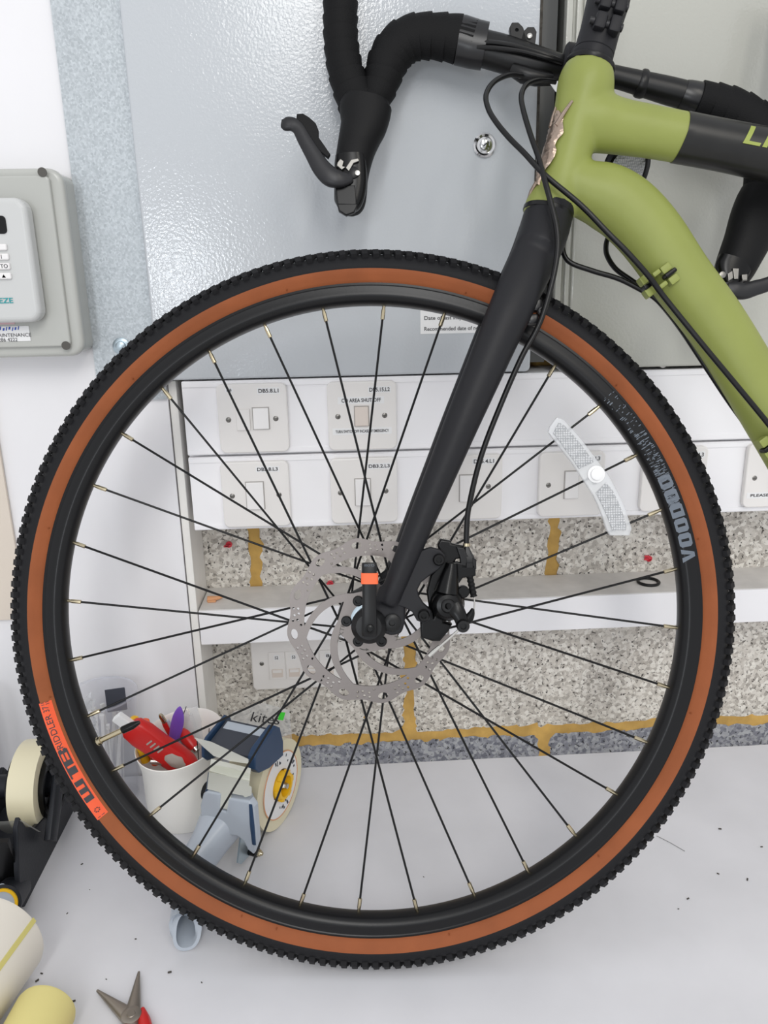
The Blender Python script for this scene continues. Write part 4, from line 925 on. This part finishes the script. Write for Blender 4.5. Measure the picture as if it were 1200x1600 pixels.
pxplate([(702, 882), (714, 880), (728, 884), (741, 884), (741, 898), (731, 900), (722, 901), (714, 912), (708, 906)], wc - .001, .008, 'cable_stop', 'gloss', cal, .0015)
pxplate([(716, 857), (724, 858), (728, 868), (742, 876), (742, 887), (722, 887), (721, 872)], wc - .001, .009, 'stop_bracket', 'black', cal, .0015)
b = MB().sweep([Bp(729, 849, .050), Bp(729, 853.5, .050)], .0034, ref=None, n=14); b.build('ferrule', M['nipple'], cal, label='brass coloured ferrule')
pts, ra = P3([(729, 853, 3.5, .050), (730, 860, 5, .050), (733, 872, 8.5, .050), (733, 878, 8.5, .050), (733, 879, 9.5, .050), (733, 886, 9.5, .050)]); MB().sweep(pts, ra, n=6).build('barrel_adjuster', M['black'], cal, smooth=.3)
rows = []
for i, y_ in enumerate(np.linspace(898, 932, 12)): rows.append((733.5 + (y_ - 898) * .20, y_, 5.8 if i % 2 else 4.6, .051))
pts, ra = P3(rows); MB().sweep(pts, ra, n=14).build('rubber_boot', M['hood'], cal)
b = MB().lathe([(-.004, .0060), (.002, .0060), (.003, .005), (.003, .0025)], Bp(723.5, 924.5, wc - .002), BN, 18); b.build('pad_adjuster', M['gloss'], cal)
pts = [Bp(a, b_, w) for a, b_, w in spline([(740.5, 933, .051), (741.5, 945, .053), (739, 957, .056), (733, 968, .060)], 5)]; MB().sweep(pts, .0007, ref=None, n=8).build('inner_wire', M['silver'], cal)
pts = [Bp(a, b_, .066) for a, b_ in ((716, 985), (700, 999), (686, 1011))]; b = MB().sweep(pts, .0012, ref=None, n=10); wt = b.build('inner_wire_tail', M['silver'], cal, label='bare wire tail')
pts = [Bp(a, b_, .066) for a, b_ in ((687, 1010), (676, 1019.5), (670, 1025))]; MB().sweep(pts, [.0018, .0022, .0020], ref=None, n=10).build('wire_end_cap', M['silver'], wt)

# ================================================================== THINGS ON THE RAIL AND BENCH
rz = 0.2541
q = Zp(1013, 911, rz); b = MB(); R_, r_ = .0148, .0022
b.lathe([(r_ + r_ * sin(t), R_ + r_ * cos(t)) for t in [2 * pi * i / 10 for i in range(10)]], q, Z0, 40, closed=True)
tag(b.build('rubber_ring', M['cable']), 'black rubber ring lying on top of the white rail', 'ring')
q = Zp(335, 937, rz + .002); b = MB().sweep([q + V(-.010, -.001, .002), q + V(-.004, 0, .001), q + V(.004, .001, .002), q + V(.011, .003, .0025)], [.0040, .0046, .0030, .0016], ref=None, n=10)
b.box(q + V(-.003, -.004, -.0003), .012, .005, .0034, bev=.001)
tag(b.build('broken_plug', M['plug_orange']), 'pale orange broken wall plug on the left end of the white rail', 'wall plug')
# white pot
pc = V(-0.2300, -0.0880, 0); PH_ = 0.112
pot = thing('pot', 'white pot stuffed with hand tools, left of the tape gun', 'pot', pc)
prof = [(0.0, .0), (0.0, .0475), (.003, .0500), (.030, .0515), (.060, .0515), (.080, .0520), (.096, .0545), (.108, .0575), (.1115, .0580), (.1125, .0572), (.110, .0555), (.095, .0520), (.06, .0490), (.006, .0475), (.005, .0)]
b = MB().lathe(prof, pc, Z0, 56)
for v in b.v:                                # mouth cut on a slant, higher at the back right
    if v[2] > .05: v[2] += (v[2] - .05) / .0625 * ((v[0] - pc[0]) * .12 + (v[1] - pc[1]) * .17)
b.build('body', M['pot'], pot, smooth=0.7)
def in_pot(px, py, Y): return A(px, py, Y)
# red utility knife
k0, k1 = A(203, 1134, -.122), A(288, 1194, -.112); ax = nrm(k1 - k0); k1 = k1 + ax * .020; sd = nrm(np.cross(ax, V(.15, .95, .1))); up = np.cross(sd, ax)
kn_ = thing('utility_knife', 'red retractable utility knife leaning head-up in the white pot', 'knife', k1)
S = [(0, .0135, .008), (.004, .0170, .0095), (.020, .0195, .0105), (.045, .0180, .0105), (.070, .0195, .011), (.090, .0180, .011), (.104, .012, .010)]
b = MB().sweep([k0 + ax * t for t, a, c in S], [a for t, a, c in S], [c for t, a, c in S], ref=up, n=18, pw=.6); b.build('handle', M['red'], kn_, smooth=.8)
fu = up if up @ (CAM - k0) > 0 else -up
S2 = [(.056, .005, .004), (.062, .0115, .006), (.075, .0125, .0075), (.086, .010, .006), (.092, .004, .004)]
o_ = fu * .0060 + sd * .004
b = MB().sweep([k0 + ax * t + o_ for t, a, c in S2], [a for t, a, c in S2], [c for t, a, c in S2], ref=up, n=16); b.build('grip', M['grip'], kn_, label='grey rubber grip')
for t in (.030, .036, .042, .048): MB().box(k0 + ax * t + fu * .0108 + sd * .006, .010, .0022, .0016, X=sd, Y=ax, Zx=fu, bev=.0005).build('thumb_slide', M['grip'], kn_)
MB().box(k0 - ax * .010, .015, .024, .009, X=sd, Y=ax, Zx=fu, bev=.002).build('blade_cap', M['white_plastic'], kn_, label='white plastic blade cap')
# purple lever
p0, p1 = A(281, 1104, -.085), A(275, 1166, -.070)
S = spline([(0, .0005, .001), (.004, .0035, .002), (.016, .0072, .0030), (.032, .0085, .0035), (.05, .0078, .0035), (.075, .006, .003), (.10, .005, .003)], 4); ax = nrm(p1 - p0)
b = MB().sweep([p0 + ax * t + V(-1, 0, 0) * .004 * (t / .05) ** 2 * (1 - t / .2) for t, a, c in S], [max(a, .0005) for t, a, c in S], [max(c, .0008) for t, a, c in S], ref=V(0, -1, .2), n=18)
tag(b.build('tyre_lever', M['purple'], smooth=.8), 'purple plastic tyre lever standing in the white pot', 'tyre lever')
# red handled tools
p0, p1 = A(303, 1167, -.078), A(286, 1146, -.066); ax = nrm(p1 - p0)
sd_ = thing('screwdriver', 'red handled screwdriver with a steel end cap, right of the purple lever in the pot', 'screwdriver', A(303, 1166, -.07))
b = MB().sweep([p0 + ax * t for t in (-.002, .003, .012, .022, .028, .031)], [.0060, .0076, .0086, .0080, .006, .003], ref=None, n=16); b.build('handle', M['red'], sd_)
b = MB().sweep([p0 - ax * .008, p0 - ax * .007, p0 - ax * .001], [.0035, .0052, .0058], ref=None, n=16); b.build('end_cap', M['silver'], sd_)
p0, p1 = A(250, 1116, -.075), A(270, 1150, -.070); ax = nrm(p1 - p0)
cu_ = thing('craft_knife', 'slim silver and red craft tool leaning behind the utility knife in the pot', 'tool', p1)
b = MB().sweep([p0 + ax * t for t in (0, .003, .012, .015)], [.002, .0032, .0036, .003], ref=None, n=12); b.build('tip', M['nipple'], cu_)
b = MB().sweep([p0 + ax * t for t in (.014, .02, .05, .085)], [.0042, .0050, .0055, .005], [.003, .0036, .004, .004], ref=V(0, -1, .2), n=14); b.build('handle', M['red'], cu_)
b = MB().sweep([p0 + ax * t + V(.005, -.001, .001) for t in (.012, .03, .06, .08)], [.0022, .003, .003, .0025], ref=None, n=10); b.build('side_rail', M['greyp'], cu_)
for px, py, c, lb, Y in ((207, 1120, 'yellow', 'yellow pen top behind the head of the red utility knife', -.100), (224, 1124, 'orange_band', 'orange tool end behind the red utility knife', -.098)):
    p0 = A(px, py, Y); b = MB().sweep([p0, p0 + V(.001, 0, -.003), p0 + V(.004, .003, -.03), p0 + V(.008, .006, -.07)], [.003, .0065, .0068, .006], ref=None, n=14); tag(b.build('pen', M[c], smooth=.8), lb, 'pen')
p0 = A(243, 1190, -.12); b = MB().sweep([p0 + V(-.006, 0, .001), p0 + V(.004, .001, -.001), p0 + V(.02, .004, -.006)], [.0035, .0042, .004], ref=None, n=12)
tag(b.build('hex_bit', M['silver']), 'silver metal bit in the front of the white pot', 'tool')
for (a_, b_, Y, lb) in (((291, 1104), (283, 1126), -.07, 'thin black wire just behind the purple tyre lever in the pot'), ((327, 1138), (325, 1160), -.055, 'thin black wire against the right inner side of the white pot'), ((308, 1158), (310, 1182), -.09, 'thin black wire in front of the red screwdriver cap in the pot')):
    p0, p1 = A(*a_, Y), A(*b_, Y); p2 = p1 + (p1 - p0) * 1.3
    tag(MB().sweep([p0, p1, p2], .0006, ref=None, n=6).build('hex_wire', M['black']), lb, 'wire', 'thin black wires in the pot')
q = A(298, 1135, -.050); b = MB()
for k in range(3):
    b.box(q + V(.006 * k - .004, .004 * k, -.010 * (k % 2)), .012, .001, .050, X=nrm(V(1, .3 * k, .2)), Zx=nrm(V(-.2, 0, 1)))
tag(b.build('plastic_bag', M['film']), 'crumpled clear plastic bag at the back of the white pot', 'bag')
# clear cup of cable ties
cc = V(-0.338, -0.0520, 0); cp = thing('plastic_cup', 'tall clear plastic cup of white cable ties behind the tyre', 'cup', cc)
b = MB().lathe([(0.0, 0), (0.0, .033), (.004, .0345), (.160, .0465), (.1625, .0480), (.1640, .0470), (.1625, .0455), (.160, .0450), (.006, .0330), (.0045, 0)], cc, Z0, 48); b.build('cup_body', M['cup'], cp, smooth=.7)
b = MB().lathe([(.1615 + .0014 * sin(t), .0472 + .0014 * cos(t)) for t in [2 * pi * i / 8 for i in range(8)]], cc, Z0, 48, closed=True); b.build('cup_rim', M['cup'], cp)
for k in range(16):
    a = random.uniform(0, 2 * pi); r0, r1 = random.uniform(.002, .024), random.uniform(.015, .036); a2 = a + random.uniform(-1.2, 1.2)
    p0 = cc + V(r0 * cos(a), r0 * sin(a), .009 + k * .0002); p1 = cc + V(r1 * cos(a2), r1 * sin(a2), random.uniform(.118, .150))
    ax = nrm(p1 - p0); sd = nrm(np.cross(ax, nrm(rng.normal(size=3)))); Ln = np.linalg.norm(p1 - p0)
    b = MB().box((p0 + p1) / 2, .0040, .0012, Ln, X=sd, Y=np.cross(ax, sd), Zx=ax); b.box(p1, .0062, .0045, .006, X=sd, Y=np.cross(ax, sd), Zx=ax, bev=.0006)
    tag(b.build('cable_tie', M['zip']), 'white nylon cable tie standing in the clear cup', 'cable tie', 'cable ties in the clear cup')
q = cc + V(.018, .006, .149); b = MB().box(q, .026, .002, .034, X=nrm(V(1, .2, 0)), Y=nrm(V(-.2, 1, 0)), bev=.001)
tag(b.build('black_card', M['slate']), 'small black card inside the clear cup', 'card')
b = MB(); vs = []; fs = []; g = 12
for i in range(g + 1):
    for j in range(g + 1): vs.append(cc + V(-.036 + .034 * i / g, -.010 + random.uniform(-.006, .006) + .012 * sin(i), .110 + .052 * j / g + random.uniform(-.002, .002)))
for i in range(g):
    for j in range(g): q = i * (g + 1) + j; fs.append((q, q + 1, q + g + 2, q + g + 1))
tag(b.add(vs, fs).build('plastic_bag', M['film'], smooth=.4), 'crinkled clear plastic bag pushed into the clear cup', 'bag')
# ---- tape gun
gx = nrm(V(.90, -.42, 0)); gy = V(-gx[1], gx[0], 0)       # roll axis, away from the handle
pf = A(440, 1242, -.125); RT = .0585
gun = thing('tape_gun', 'grey and navy packing tape gun with a yellow hub, beside the white pot', 'tape gun', V(pf[0], pf[1], 0) - gx * .024)
gc = V(pf[0], pf[1], RT + .0005) - gx * .026
def G(x, y, z): return gc + gx * x + gy * y + Z0 * (z - RT)
b = MB().lathe([(-.025, .0440), (-.025, RT), (.025, RT), (.025, .0440)], gc, gx, 72, closed=True); rl = b.build('tape_roll', M['tan_tape'], gun, smooth=.5)
b = MB().lathe([(-.024, .021), (-.024, .0438), (.0262, .0438), (.0262, .0425), (.0262, .021)], gc, gx, 60, closed=True); cr = b.build('tape_core', M['white_plastic'], rl, label='white printed cardboard core')
b = MB().lathe([(.0258, .0444), (.0266, .0444), (.0266, .0430), (.0258, .0430)], gc, gx, 60, closed=True); b.build('core_edge', M['plug_orange'], rl)
vy = gy; vz = Z0
for k, (a, r, l) in enumerate([(a_ + random.uniform(-3, 3), random.uniform(.029, .038), random.uniform(1.2, 3.0)) for a_ in (96, 90, 84, 104, 100, 60, 52, 30, 24, 18, 12, -10, -16, -20, -50, -55, -62, -68, -75, -82, -88, -94, -100)]):
    a = radians(a); o = gc + gx * .0264 + vy * r * cos(a) + vz * r * sin(a); tz = nrm(-vy * sin(a) + vz * cos(a)); rz_ = nrm(vy * cos(a) + vz * sin(a))
    MB().box(o, random.uniform(.002, .006), .001 * l, .0005, X=rz_, Y=tz, Zx=gx).build('core_print', M['slate'], cr)
b = MB().lathe([(.010, .0185), (.031, .0185), (.034, .0175), (.034, .0135), (.022, .0125), (.022, .005)], gc, gx, 40); hb_ = b.build('hub', M['yellow'], gun)
for k in range(6):
    a = 2 * pi * k / 6; MB().box(gc + gx * .031 + (vy * cos(a) + vz * sin(a)) * .0185, .006, .0035, .008, X=gx, Y=nrm(vy * cos(a) + vz * sin(a)), Zx=nrm(-vy * sin(a) + vz * cos(a)), bev=.0008).build('hub_lug', M['yellow'], hb_)
MB().lathe([(.022, .006), (.029, .006), (.031, .0045), (.036, .0035), (.036, .001)], gc, gx, 6).build('hub_nut', M['silver'], hb_)
# steel frame plate beside the roll
b = MB(); fy = lambda y, z: (y, z)
b.plate([(-.105, .020), (-.098, .013), (-.070, .010), (-.052, .018), (-.058, .050), (-.062, .088), (-.070, .096), (-.080, .096), (-.086, .088), (-.092, .055)], [], .002, G(.0225, 0, 0) * 1.0, gy, Z0); fp = b.build('frame_plate', M['zinc'], gun)
MB().lathe([(-.001, .007), (.003, .007), (.005, .005), (.006, .002)], G(.0245, -.0745, .085), gx, 20).build('frame_bolt', M['silver'], fp)
MB().lathe([(-.004, .0058), (.010, .0058), (.0105, .004)], G(.0245, -.078, .017), gx, 20).build('rubber_foot', M['gloss'], fp)
MB().lathe([(.008, .0042), (.013, .0042), (.017, .002)], G(.0245, -.078, .017), gx, 16).build('foot_nut', M['nipple'], fp)
MB().lathe([(-.036, .0115), (.0215, .0115), (.0225, .009)], G(0, -.0740, .085), gx, 28).build('roller', M['gloss'], gun)
# navy top guard
def Gs(px, py, x):                         # photo point on the plane at gun offset x across -> (y, z)
    d = ray(px, py); P0 = G(x, 0, 0); q = CAM + d * (((P0 - CAM) @ gx) / (d @ gx)); return ((q - G(0, 0, 0)) @ gy, q[2])
def Gf(px, py, y):                         # photo point on the plane at gun offset y forward -> (x, z)
    d = ray(px, py); P0 = G(0, y, 0); q = CAM + d * (((P0 - CAM) @ gy) / (d @ gy)); return ((q - G(0, 0, 0)) @ gx, q[2])
ck = [Gs(x, y, .0385) for x, y in ((430, 1137), (436, 1139), (441, 1160), (441, 1180), (420, 1199), (405, 1206), (399, 1201), (399, 1184), (404, 1172))]
cz = min(q[1] for q in ck); yf = min(q[0] for q in ck); yb_ = max(q[0] for q in ck); ztop = max(q[1] for q in ck)
sl = nrm(V(ck[0][0] - ck[7][0], ck[0][1] - ck[7][1]))
f0 = (ck[7][0] + .002, ck[7][1] - .002); f1 = (ck[0][0] - .002, ck[0][1] - .004)
b = MB(); b.plate([f0, f1, (f1[0] + sl[1] * .006, f1[1] - sl[0] * .006), (f0[0] + sl[1] * .006, f0[1] - sl[0] * .006)], [], .066, G(.002, 0, 0), gy, Z0, bev=.0012); tg = b.build('top_guard', M['slate'], gun)
for x_, t_ in ((.0385, .011), (-.0335, .004)):
    b = MB(); b.plate(ck, [], t_, G(x_ - t_ / 2 + .001, 0, 0), gy, Z0, bev=.0018); b.build('guard_side', M['navy'], tg, label='navy side cheek')
lc = V((f1[0] * .82 + f0[0] * .18), (f1[1] * .82 + f0[1] * .18)); ln = V(-sl[1], sl[0])
MB().box(G(.002, lc[0] + ln[0] * .0015, lc[1] + ln[1] * .0015), .058, .012, .0012, X=gx, Y=gy * sl[0] + Z0 * sl[1], Zx=gy * ln[0] + Z0 * ln[1], bev=.0004).build('guard_label', M['greyp'], tg)
# metal blade cover: sloping upper sheet, bent front sheet with a tongue
yc = -.109
q = [(327, 1205), (330, 1186), (392, 1201), (390, 1222)]
b = MB(); top_ = [G(*(lambda a: (a[0], yc + .018, a[1]))(Gf(*q[k], yc + .018))) for k in (1, 2)]; low_ = [G(*(lambda a: (a[0], yc, a[1]))(Gf(*q[k], yc))) for k in (0, 3)]
th_ = nrm(np.cross(top_[1] - top_[0], low_[0] - top_[0])) * .001
b.add([top_[0], top_[1], low_[1], low_[0], top_[0] + th_, top_[1] + th_, low_[1] + th_, low_[0] + th_], [(0, 1, 2, 3), (7, 6, 5, 4), (0, 4, 5, 1), (1, 5, 6, 2), (2, 6, 7, 3), (3, 7, 4, 0)])
fr_ = [Gf(x, y, yc) for x, y in ((327, 1206), (390, 1221), (389, 1228), (393, 1231), (393, 1243), (383, 1246), (380, 1243), (362, 1240), (359, 1266), (341, 1261), (344, 1238), (324, 1233))]
b.plate(fr_, [], .0012, G(0, yc, 0), gx, Z0); b.build('blade_cover', M['cover'], gun, smooth=.3, label='shiny bent metal blade cover')
# loose tape end
b = MB(); tl = [G(*(lambda a: (a[0], -.094, a[1]))(Gf(x, y, -.094))) for x, y in ((303, 1153), (330, 1160), (360, 1174), (388, 1187), (388, 1194), (360, 1190), (334, 1182), (318, 1168))]
b.add(tl + [q + gy * .0006 for q in tl], [(0, 1, 2, 3, 4, 5, 6, 7), (15, 14, 13, 12, 11, 10, 9, 8)]); b.build('loose_tape', M['film_tape'], gun)
# grey front shell and pistol handle
ys = -.105
sh2 = [Gf(x, y, ys) for x, y in ((320, 1256), (324, 1240), (330, 1236), (346, 1239), (344, 1264), (360, 1269), (364, 1247), (392, 1251), (397, 1258), (402, 1318), (398, 1326), (393, 1322), (386, 1308), (375, 1300), (340, 1296), (333, 1306), (327, 1318), (323, 1312))]
b = MB(); b.plate(sh2, [], .012, G(0, ys, 0), gx, Z0, bev=.0028); b.build('front_shell', M['greyp'], gun)
ins = [G(*(lambda a: (a[0], ys - .0065, a[1]))(Gf(x, y, ys - .0065))) for x, y in ((391.5, 1258), (394, 1290), (397, 1320))]
MB().sweep(ins, [.0022, .0032, .0026], [.0012] * 3, ref=gy, n=12).build('shell_insert', M['navy'], gun)
MB().sweep([G(*(lambda a: (a[0], ys, a[1]))(Gf(x, y, ys))) for x, y in ((327, 1208), (324, 1232), (318, 1256), (321, 1290), (326, 1317))], .0014, ref=None, n=8).build('shell_edge', M['navy'], gun)
he = Zp(286, 1462, .0246)
p_s = G(-.002, -.1, .062); pm = G(-.008, -.150, .036); rows = [p_s, G(-.004, -.120, .052), pm, he * .35 + pm * .65 + V(0, 0, -.001), he * .7 + pm * .3, he]
S = spline([tuple(q) for q in rows], 6); n_ = len(S)
rad = np.interp(np.linspace(0, 1, n_), [0, .12, .3, .6, 1], [.026, .0225, .0175, .0160, .0150]); rdz = np.interp(np.linspace(0, 1, n_), [0, .12, .3, .6, 1], [.024, .0235, .0225, .0235, .0240])
outr = [V(*q) for q in S]; back = outr[::-1][:n_ - 4]
b = MB().sweep(outr + back, list(rad) + [r - .0035 for r in rad[::-1][:n_ - 4]], list(rdz) + [r - .0035 for r in rdz[::-1][:n_ - 4]], ref=Z0, n=32, pw=.9)
b.f = [f for f in b.f if len(f) == 4 or True]
# fix the turn at the open end: tangents are mirrored there, so rebuild both walls explicitly
b = MB(); N_ = 32; rings = []
for seq, dr in ((range(n_), 0), (range(n_ - 1, 3, -1), .0035)):
    for i in seq:
        t = nrm(outr[min(i + 1, n_ - 1)] - outr[max(i - 1, 0)]); sd = nrm(np.cross(t, Z0)); up = nrm(np.cross(sd, t))
        rings.append([outr[i] + sd * (rad[i] - dr) * np.sign(cos(a)) * abs(cos(a)) ** .8 + up * (rdz[i] - dr) * np.sign(sin(a)) * abs(sin(a)) ** .8 for a in [2 * pi * j / N_ for j in range(N_)]])
zb_ = min(p[2] for p in rings[n_ - 1])
for r_i in (n_ - 2, n_ - 1, n_, n_ + 1):    # slanted open end
    f_i = 1.0 if r_i in (n_ - 1, n_) else .55
    rings[r_i] = [p + gy * (p[2] - zb_) * .32 * f_i for p in rings[r_i]]
vs = [p for r in rings for p in r]; kk = len(rings)
fs = [(i * N_ + j, i * N_ + (j + 1) % N_, (i + 1) * N_ + (j + 1) % N_, (i + 1) * N_ + j) for i in range(kk - 1) for j in range(N_)] + [[(kk - 1) * N_ + j for j in range(N_)]]
b.add(vs, fs).build('handle', M['greyp'], gun, smooth=.8)
# clear sheet with handwriting leaning on the block wall
pa, pb, pc_, pd = A(338, 1136, .03), A(365, 1112, .05), A(412, 1098, .066), A(452, 1110, .066)
b = MB(); bot = [V(-.206, -.002, .0012), V(-.17, .010, -.02), V(-.13, .02, -.03), V(-.09, .024, -.03)]
tp = [pa, pb, pc_, pd]; vs = []; fs = []; g = 6
for i in range(4):
    for j in range(g + 1): t = j / g; vs.append(tp[i] * (1 - t) + bot[i] * t + V(0, -.004 * sin(pi * t), 0))
for i in range(3):
    for j in range(g): q = i * (g + 1) + j; fs.append((q, q + 1, q + g + 2, q + g + 1))
sh_ = thing('plastic_sleeve', 'clear plastic sleeve with handwritten black word leaning behind the tape gun', 'sleeve', V(-.14, .02, -.03))
b.add(vs, fs).build('sleeve', M['film'], sh_, smooth=.8)
o = A(391, 1127, .047); x_ = nrm(A(440, 1133, .047) - o)
text('kites', 0, 0, o, x_, nrm(Z0 * .95 + V(0, .2, 0)), .0460, .0155, 'handwriting', M['ink'], sh_, shear=.3)
q = A(440, 1119, .043); MB().box(q, .008, .0006, .0125, X=nrm(V(1, 0, -.2)), Zx=nrm(V(.35, .2, 1)), bev=.0002).build('green_mark', M['neon'], sh_, label='bright green mark')
# ---- black desk tape dispenser at the left edge
dx = -.386
dsp = thing('tape_dispenser', 'black desk tape dispenser holding a cream tape roll, at the left edge', 'tape dispenser', (dx - .05, -.15, 0))
side = [(-.245, .000), (-.252, .010), (-.243, .050), (-.229, .095), (-.222, .100), (-.212, .080), (-.190, .062), (-.150, .052), (-.110, .058), (-.075, .070), (-.060, .050), (-.060, .008), (-.066, .0)]
b = MB(); b.plate(side, [], .006, V(dx - .003, 0, 0), Y0, Z0, bev=.0015); b.build('side_wall', M['dispenser'], dsp)
b = MB(); b.plate([(y, z) for y, z in side], [], .006, V(dx - .085, 0, 0), Y0, Z0, bev=.0015); b.build('side_wall', M['dispenser'], dsp)
MB().box((dx - .044, -.152, .012), .080, .180, .024, bev=.003).build('base', M['dispenser'], dsp)
fpn = nrm(V(0, -.99, .14)); MB().box((dx - .044, -.2365, .048), .080, .006, .092, Y=V(0, .97, .24), Zx=V(0, -.24, .97)).build('front_panel', M['gloss'], dsp)
MB().lathe([(.0, .004), (.0006, .0038)], A(4, 1385, -.262), V(0, -1, 0), 16).build('emblem', M['greyp'], dsp)
rc_ = V(dx - .017, -.128, .080)
b = MB().lathe([(-.016, .042), (-.016, .0560), (.016, .0560), (.016, .042)], rc_, X0, 72, closed=True); rr_ = b.build('tape_roll', M['tan_tape'], dsp, smooth=.5)
b = MB().lathe([(-.024, .016), (-.024, .0415), (.022, .0415), (.022, .036), (.012, .034), (.012, .016)], rc_, X0, 48, closed=True); b.build('roll_hub', M['gloss'], dsp)
b = MB().sweep([rc_ + V(.026, 0, .010), rc_ + V(.030, -.03, -.012), rc_ + V(.030, -.058, -.040)], [.014, .0135, .011], [.005, .005, .006], ref=X0, n=14, pw=.7); b.build('hub_arm', M['dispenser'], dsp)
b = MB().lathe([(-.055, .014), (.028, .014), (.029, .010)], rc_, X0, 28); b.build('axle', M['dispenser'], dsp)
b = MB(); vs = [rc_ + V(s_, -.056, -.028) for s_ in (-.02, .02)] + [V(rc_[0] + s_, -.224, .100) for s_ in (-.02, .02)]; b.add(vs, [(0, 1, 3, 2)]); b.build('tape_tail', M['film_tape'], dsp)
b = MB().box((dx - .130, -.10, .085), .05, .08, .17, bev=.006); tag(b.build('storage_box', M['dark']), 'black box behind the tape dispenser at the left edge', 'box')
ORG['x'] = 0
# small torch with a yellow ring
q = Zp(4, 1412, .030); tor = thing('torch', 'black torch with a yellow ring, between the tape dispenser and the paper roll', 'torch', V(q[0], q[1], 0)); ad = nrm(V(.10, -.85, .35))
b = MB().sweep([q - ad * .050, q - ad * .02, q - ad * .002, q], [.016, .0185, .0195, .0170], ref=None, n=28); b.build('body', M['dispenser'], tor)
b = MB().lathe([(-.001, .0165), (.0025, .0165), (.0025, .0135), (-.001, .0135)], q, ad, 32, closed=True); b.build('ring', M['yellow'], tor)
b = MB().lathe([(-.002, .0133), (.0008, .0133), (.001, .001)], q, ad, 28); b.build('lens', M['greyp'], tor)
# ---- paper rolls bottom left
R1 = .050; ax1 = nrm(V(.20, 1, 0)); c1 = V(-.3690, -.338, R1 + .0005)
ro1 = thing('paper_roll', 'large white paper roll with an olive yellow seam line, lower left corner', 'paper roll', (c1[0], c1[1], 0))
b = MB().lathe([(-.20, 0), (-.20, R1), (-.004, R1), (-.001, R1 - .001), (0, R1 - .004), (0, .012), (-.01, .012), (-.01, 0)], c1, ax1, 64); b.build('roll_body', M['paper'], ro1)
sdv = nrm(np.cross(ax1, Z0)); a_ = radians(30)
o_ = c1 + (sdv * cos(a_) + Z0 * sin(a_)) * (R1 + .0002); tn = nrm(-sdv * sin(a_) + Z0 * cos(a_))
MB().box(o_ - ax1 * .1, .0052, .199, .0008, X=tn, Y=ax1, Zx=nrm(np.cross(tn, ax1)), bev=.0002).build('seam_line', M['cream_line'], ro1, label='olive yellow seam line')
R2 = .0285; ax2 = nrm(V(.10, 1, 0)); c2_ = V(-.2990, -.4060, R2 + .0005)
b = MB().lathe([(-.12, 0), (-.12, R2), (-.005, R2), (-.0015, R2 - .0012), (0, R2 - .004), (0, .008), (-.008, .008), (-.008, 0)], c2_, ax2, 56)
tag(b.build('paper_roll', M['yroll']), 'small pale yellow paper roll at the bottom left corner', 'paper roll')
# ---- pliers
pj = Zp(206, 1592, .006); pl = thing('pliers', 'open needle-nose pliers with red handles, at the bottom edge', 'pliers', (pj[0], pj[1], 0))
def jaw(tip, m):
    t = Zp(*tip, .005); b = MB().sweep([pj + (t - pj) * k for k in (-.05, .12, .4, .8, 1)], [.0085, .0078, .0056, .0026, .0012], [.0052, .005, .0042, .0026, .0014], ref=Z0, n=14, pw=.8); b.build('jaw', M['jaw'], pl)
jaw((152, 1548), 0); jaw((217, 1519), 0)
b = MB().lathe([(-.0055, .0095), (.0055, .0095), (.0062, .008), (.0062, .004), (.0068, .0035)], pj, Z0, 24); b.build('pivot', M['jaw'], pl)
for tx_, ty__ in ((226, 1578), (176, 1640)):
    t = Zp(tx_, ty__, .006); d = nrm(t - pj)
    dn = V(.35, -1, 0) if tx_ > 200 else V(-.4, -1, 0); p0 = t if tx_ > 200 else pj + nrm(dn) * .012
    p0 = Zp(223, 1577, .007) if tx_ > 200 else p0
    S = [p0, p0 + nrm(dn) * .012, p0 + nrm(dn) * .05 + V(.004 if tx_ > 200 else -.004, 0, 0), p0 + nrm(dn) * .11]
    b = MB().sweep(S, [.0022, .0058, .0070, .0062], [.003, .0055, .006, .0055], ref=Z0, n=14); b.build('handle', M['red'], pl)
# crumbs on the bench
b = MB()
for px, py, s_ in ((128, 1350, 1.2), (105, 1427, .9), (140, 1390, .6), (212, 1467, .9), (65, 1521, 1.2), (115, 1564, 1.5), (58, 1532, 1.6), (166, 1530, .7), (265, 1519, 1.6), (315, 1535, .8), (438, 1470, .7), (1125, 1295, 1.6), (1190, 1323, 1.2), (1122, 1365, 1.2), (1168, 1374, 1.5), (1075, 1404, 1.4), (1060, 1420, .8), (662, 1370, .7)):
    q = Zp(px, py, .0006 * s_); a = random.uniform(0, 3); b.box(q, .0024 * s_, .0010 * s_, .0009 * s_, X=V(cos(a), sin(a), 0), Y=V(-sin(a), cos(a), 0), bev=.0002 * s_)
b.sweep([Zp(1026, 1306, .0006), Zp(1046, 1316, .0006), Zp(1070, 1330, .0006)], .00025, ref=None, n=5)
o = b.build('bench_crumbs', M['crumb']); o['kind'] = 'stuff'; tag(o, 'dark crumbs and clippings scattered over the white worktop', 'crumbs')
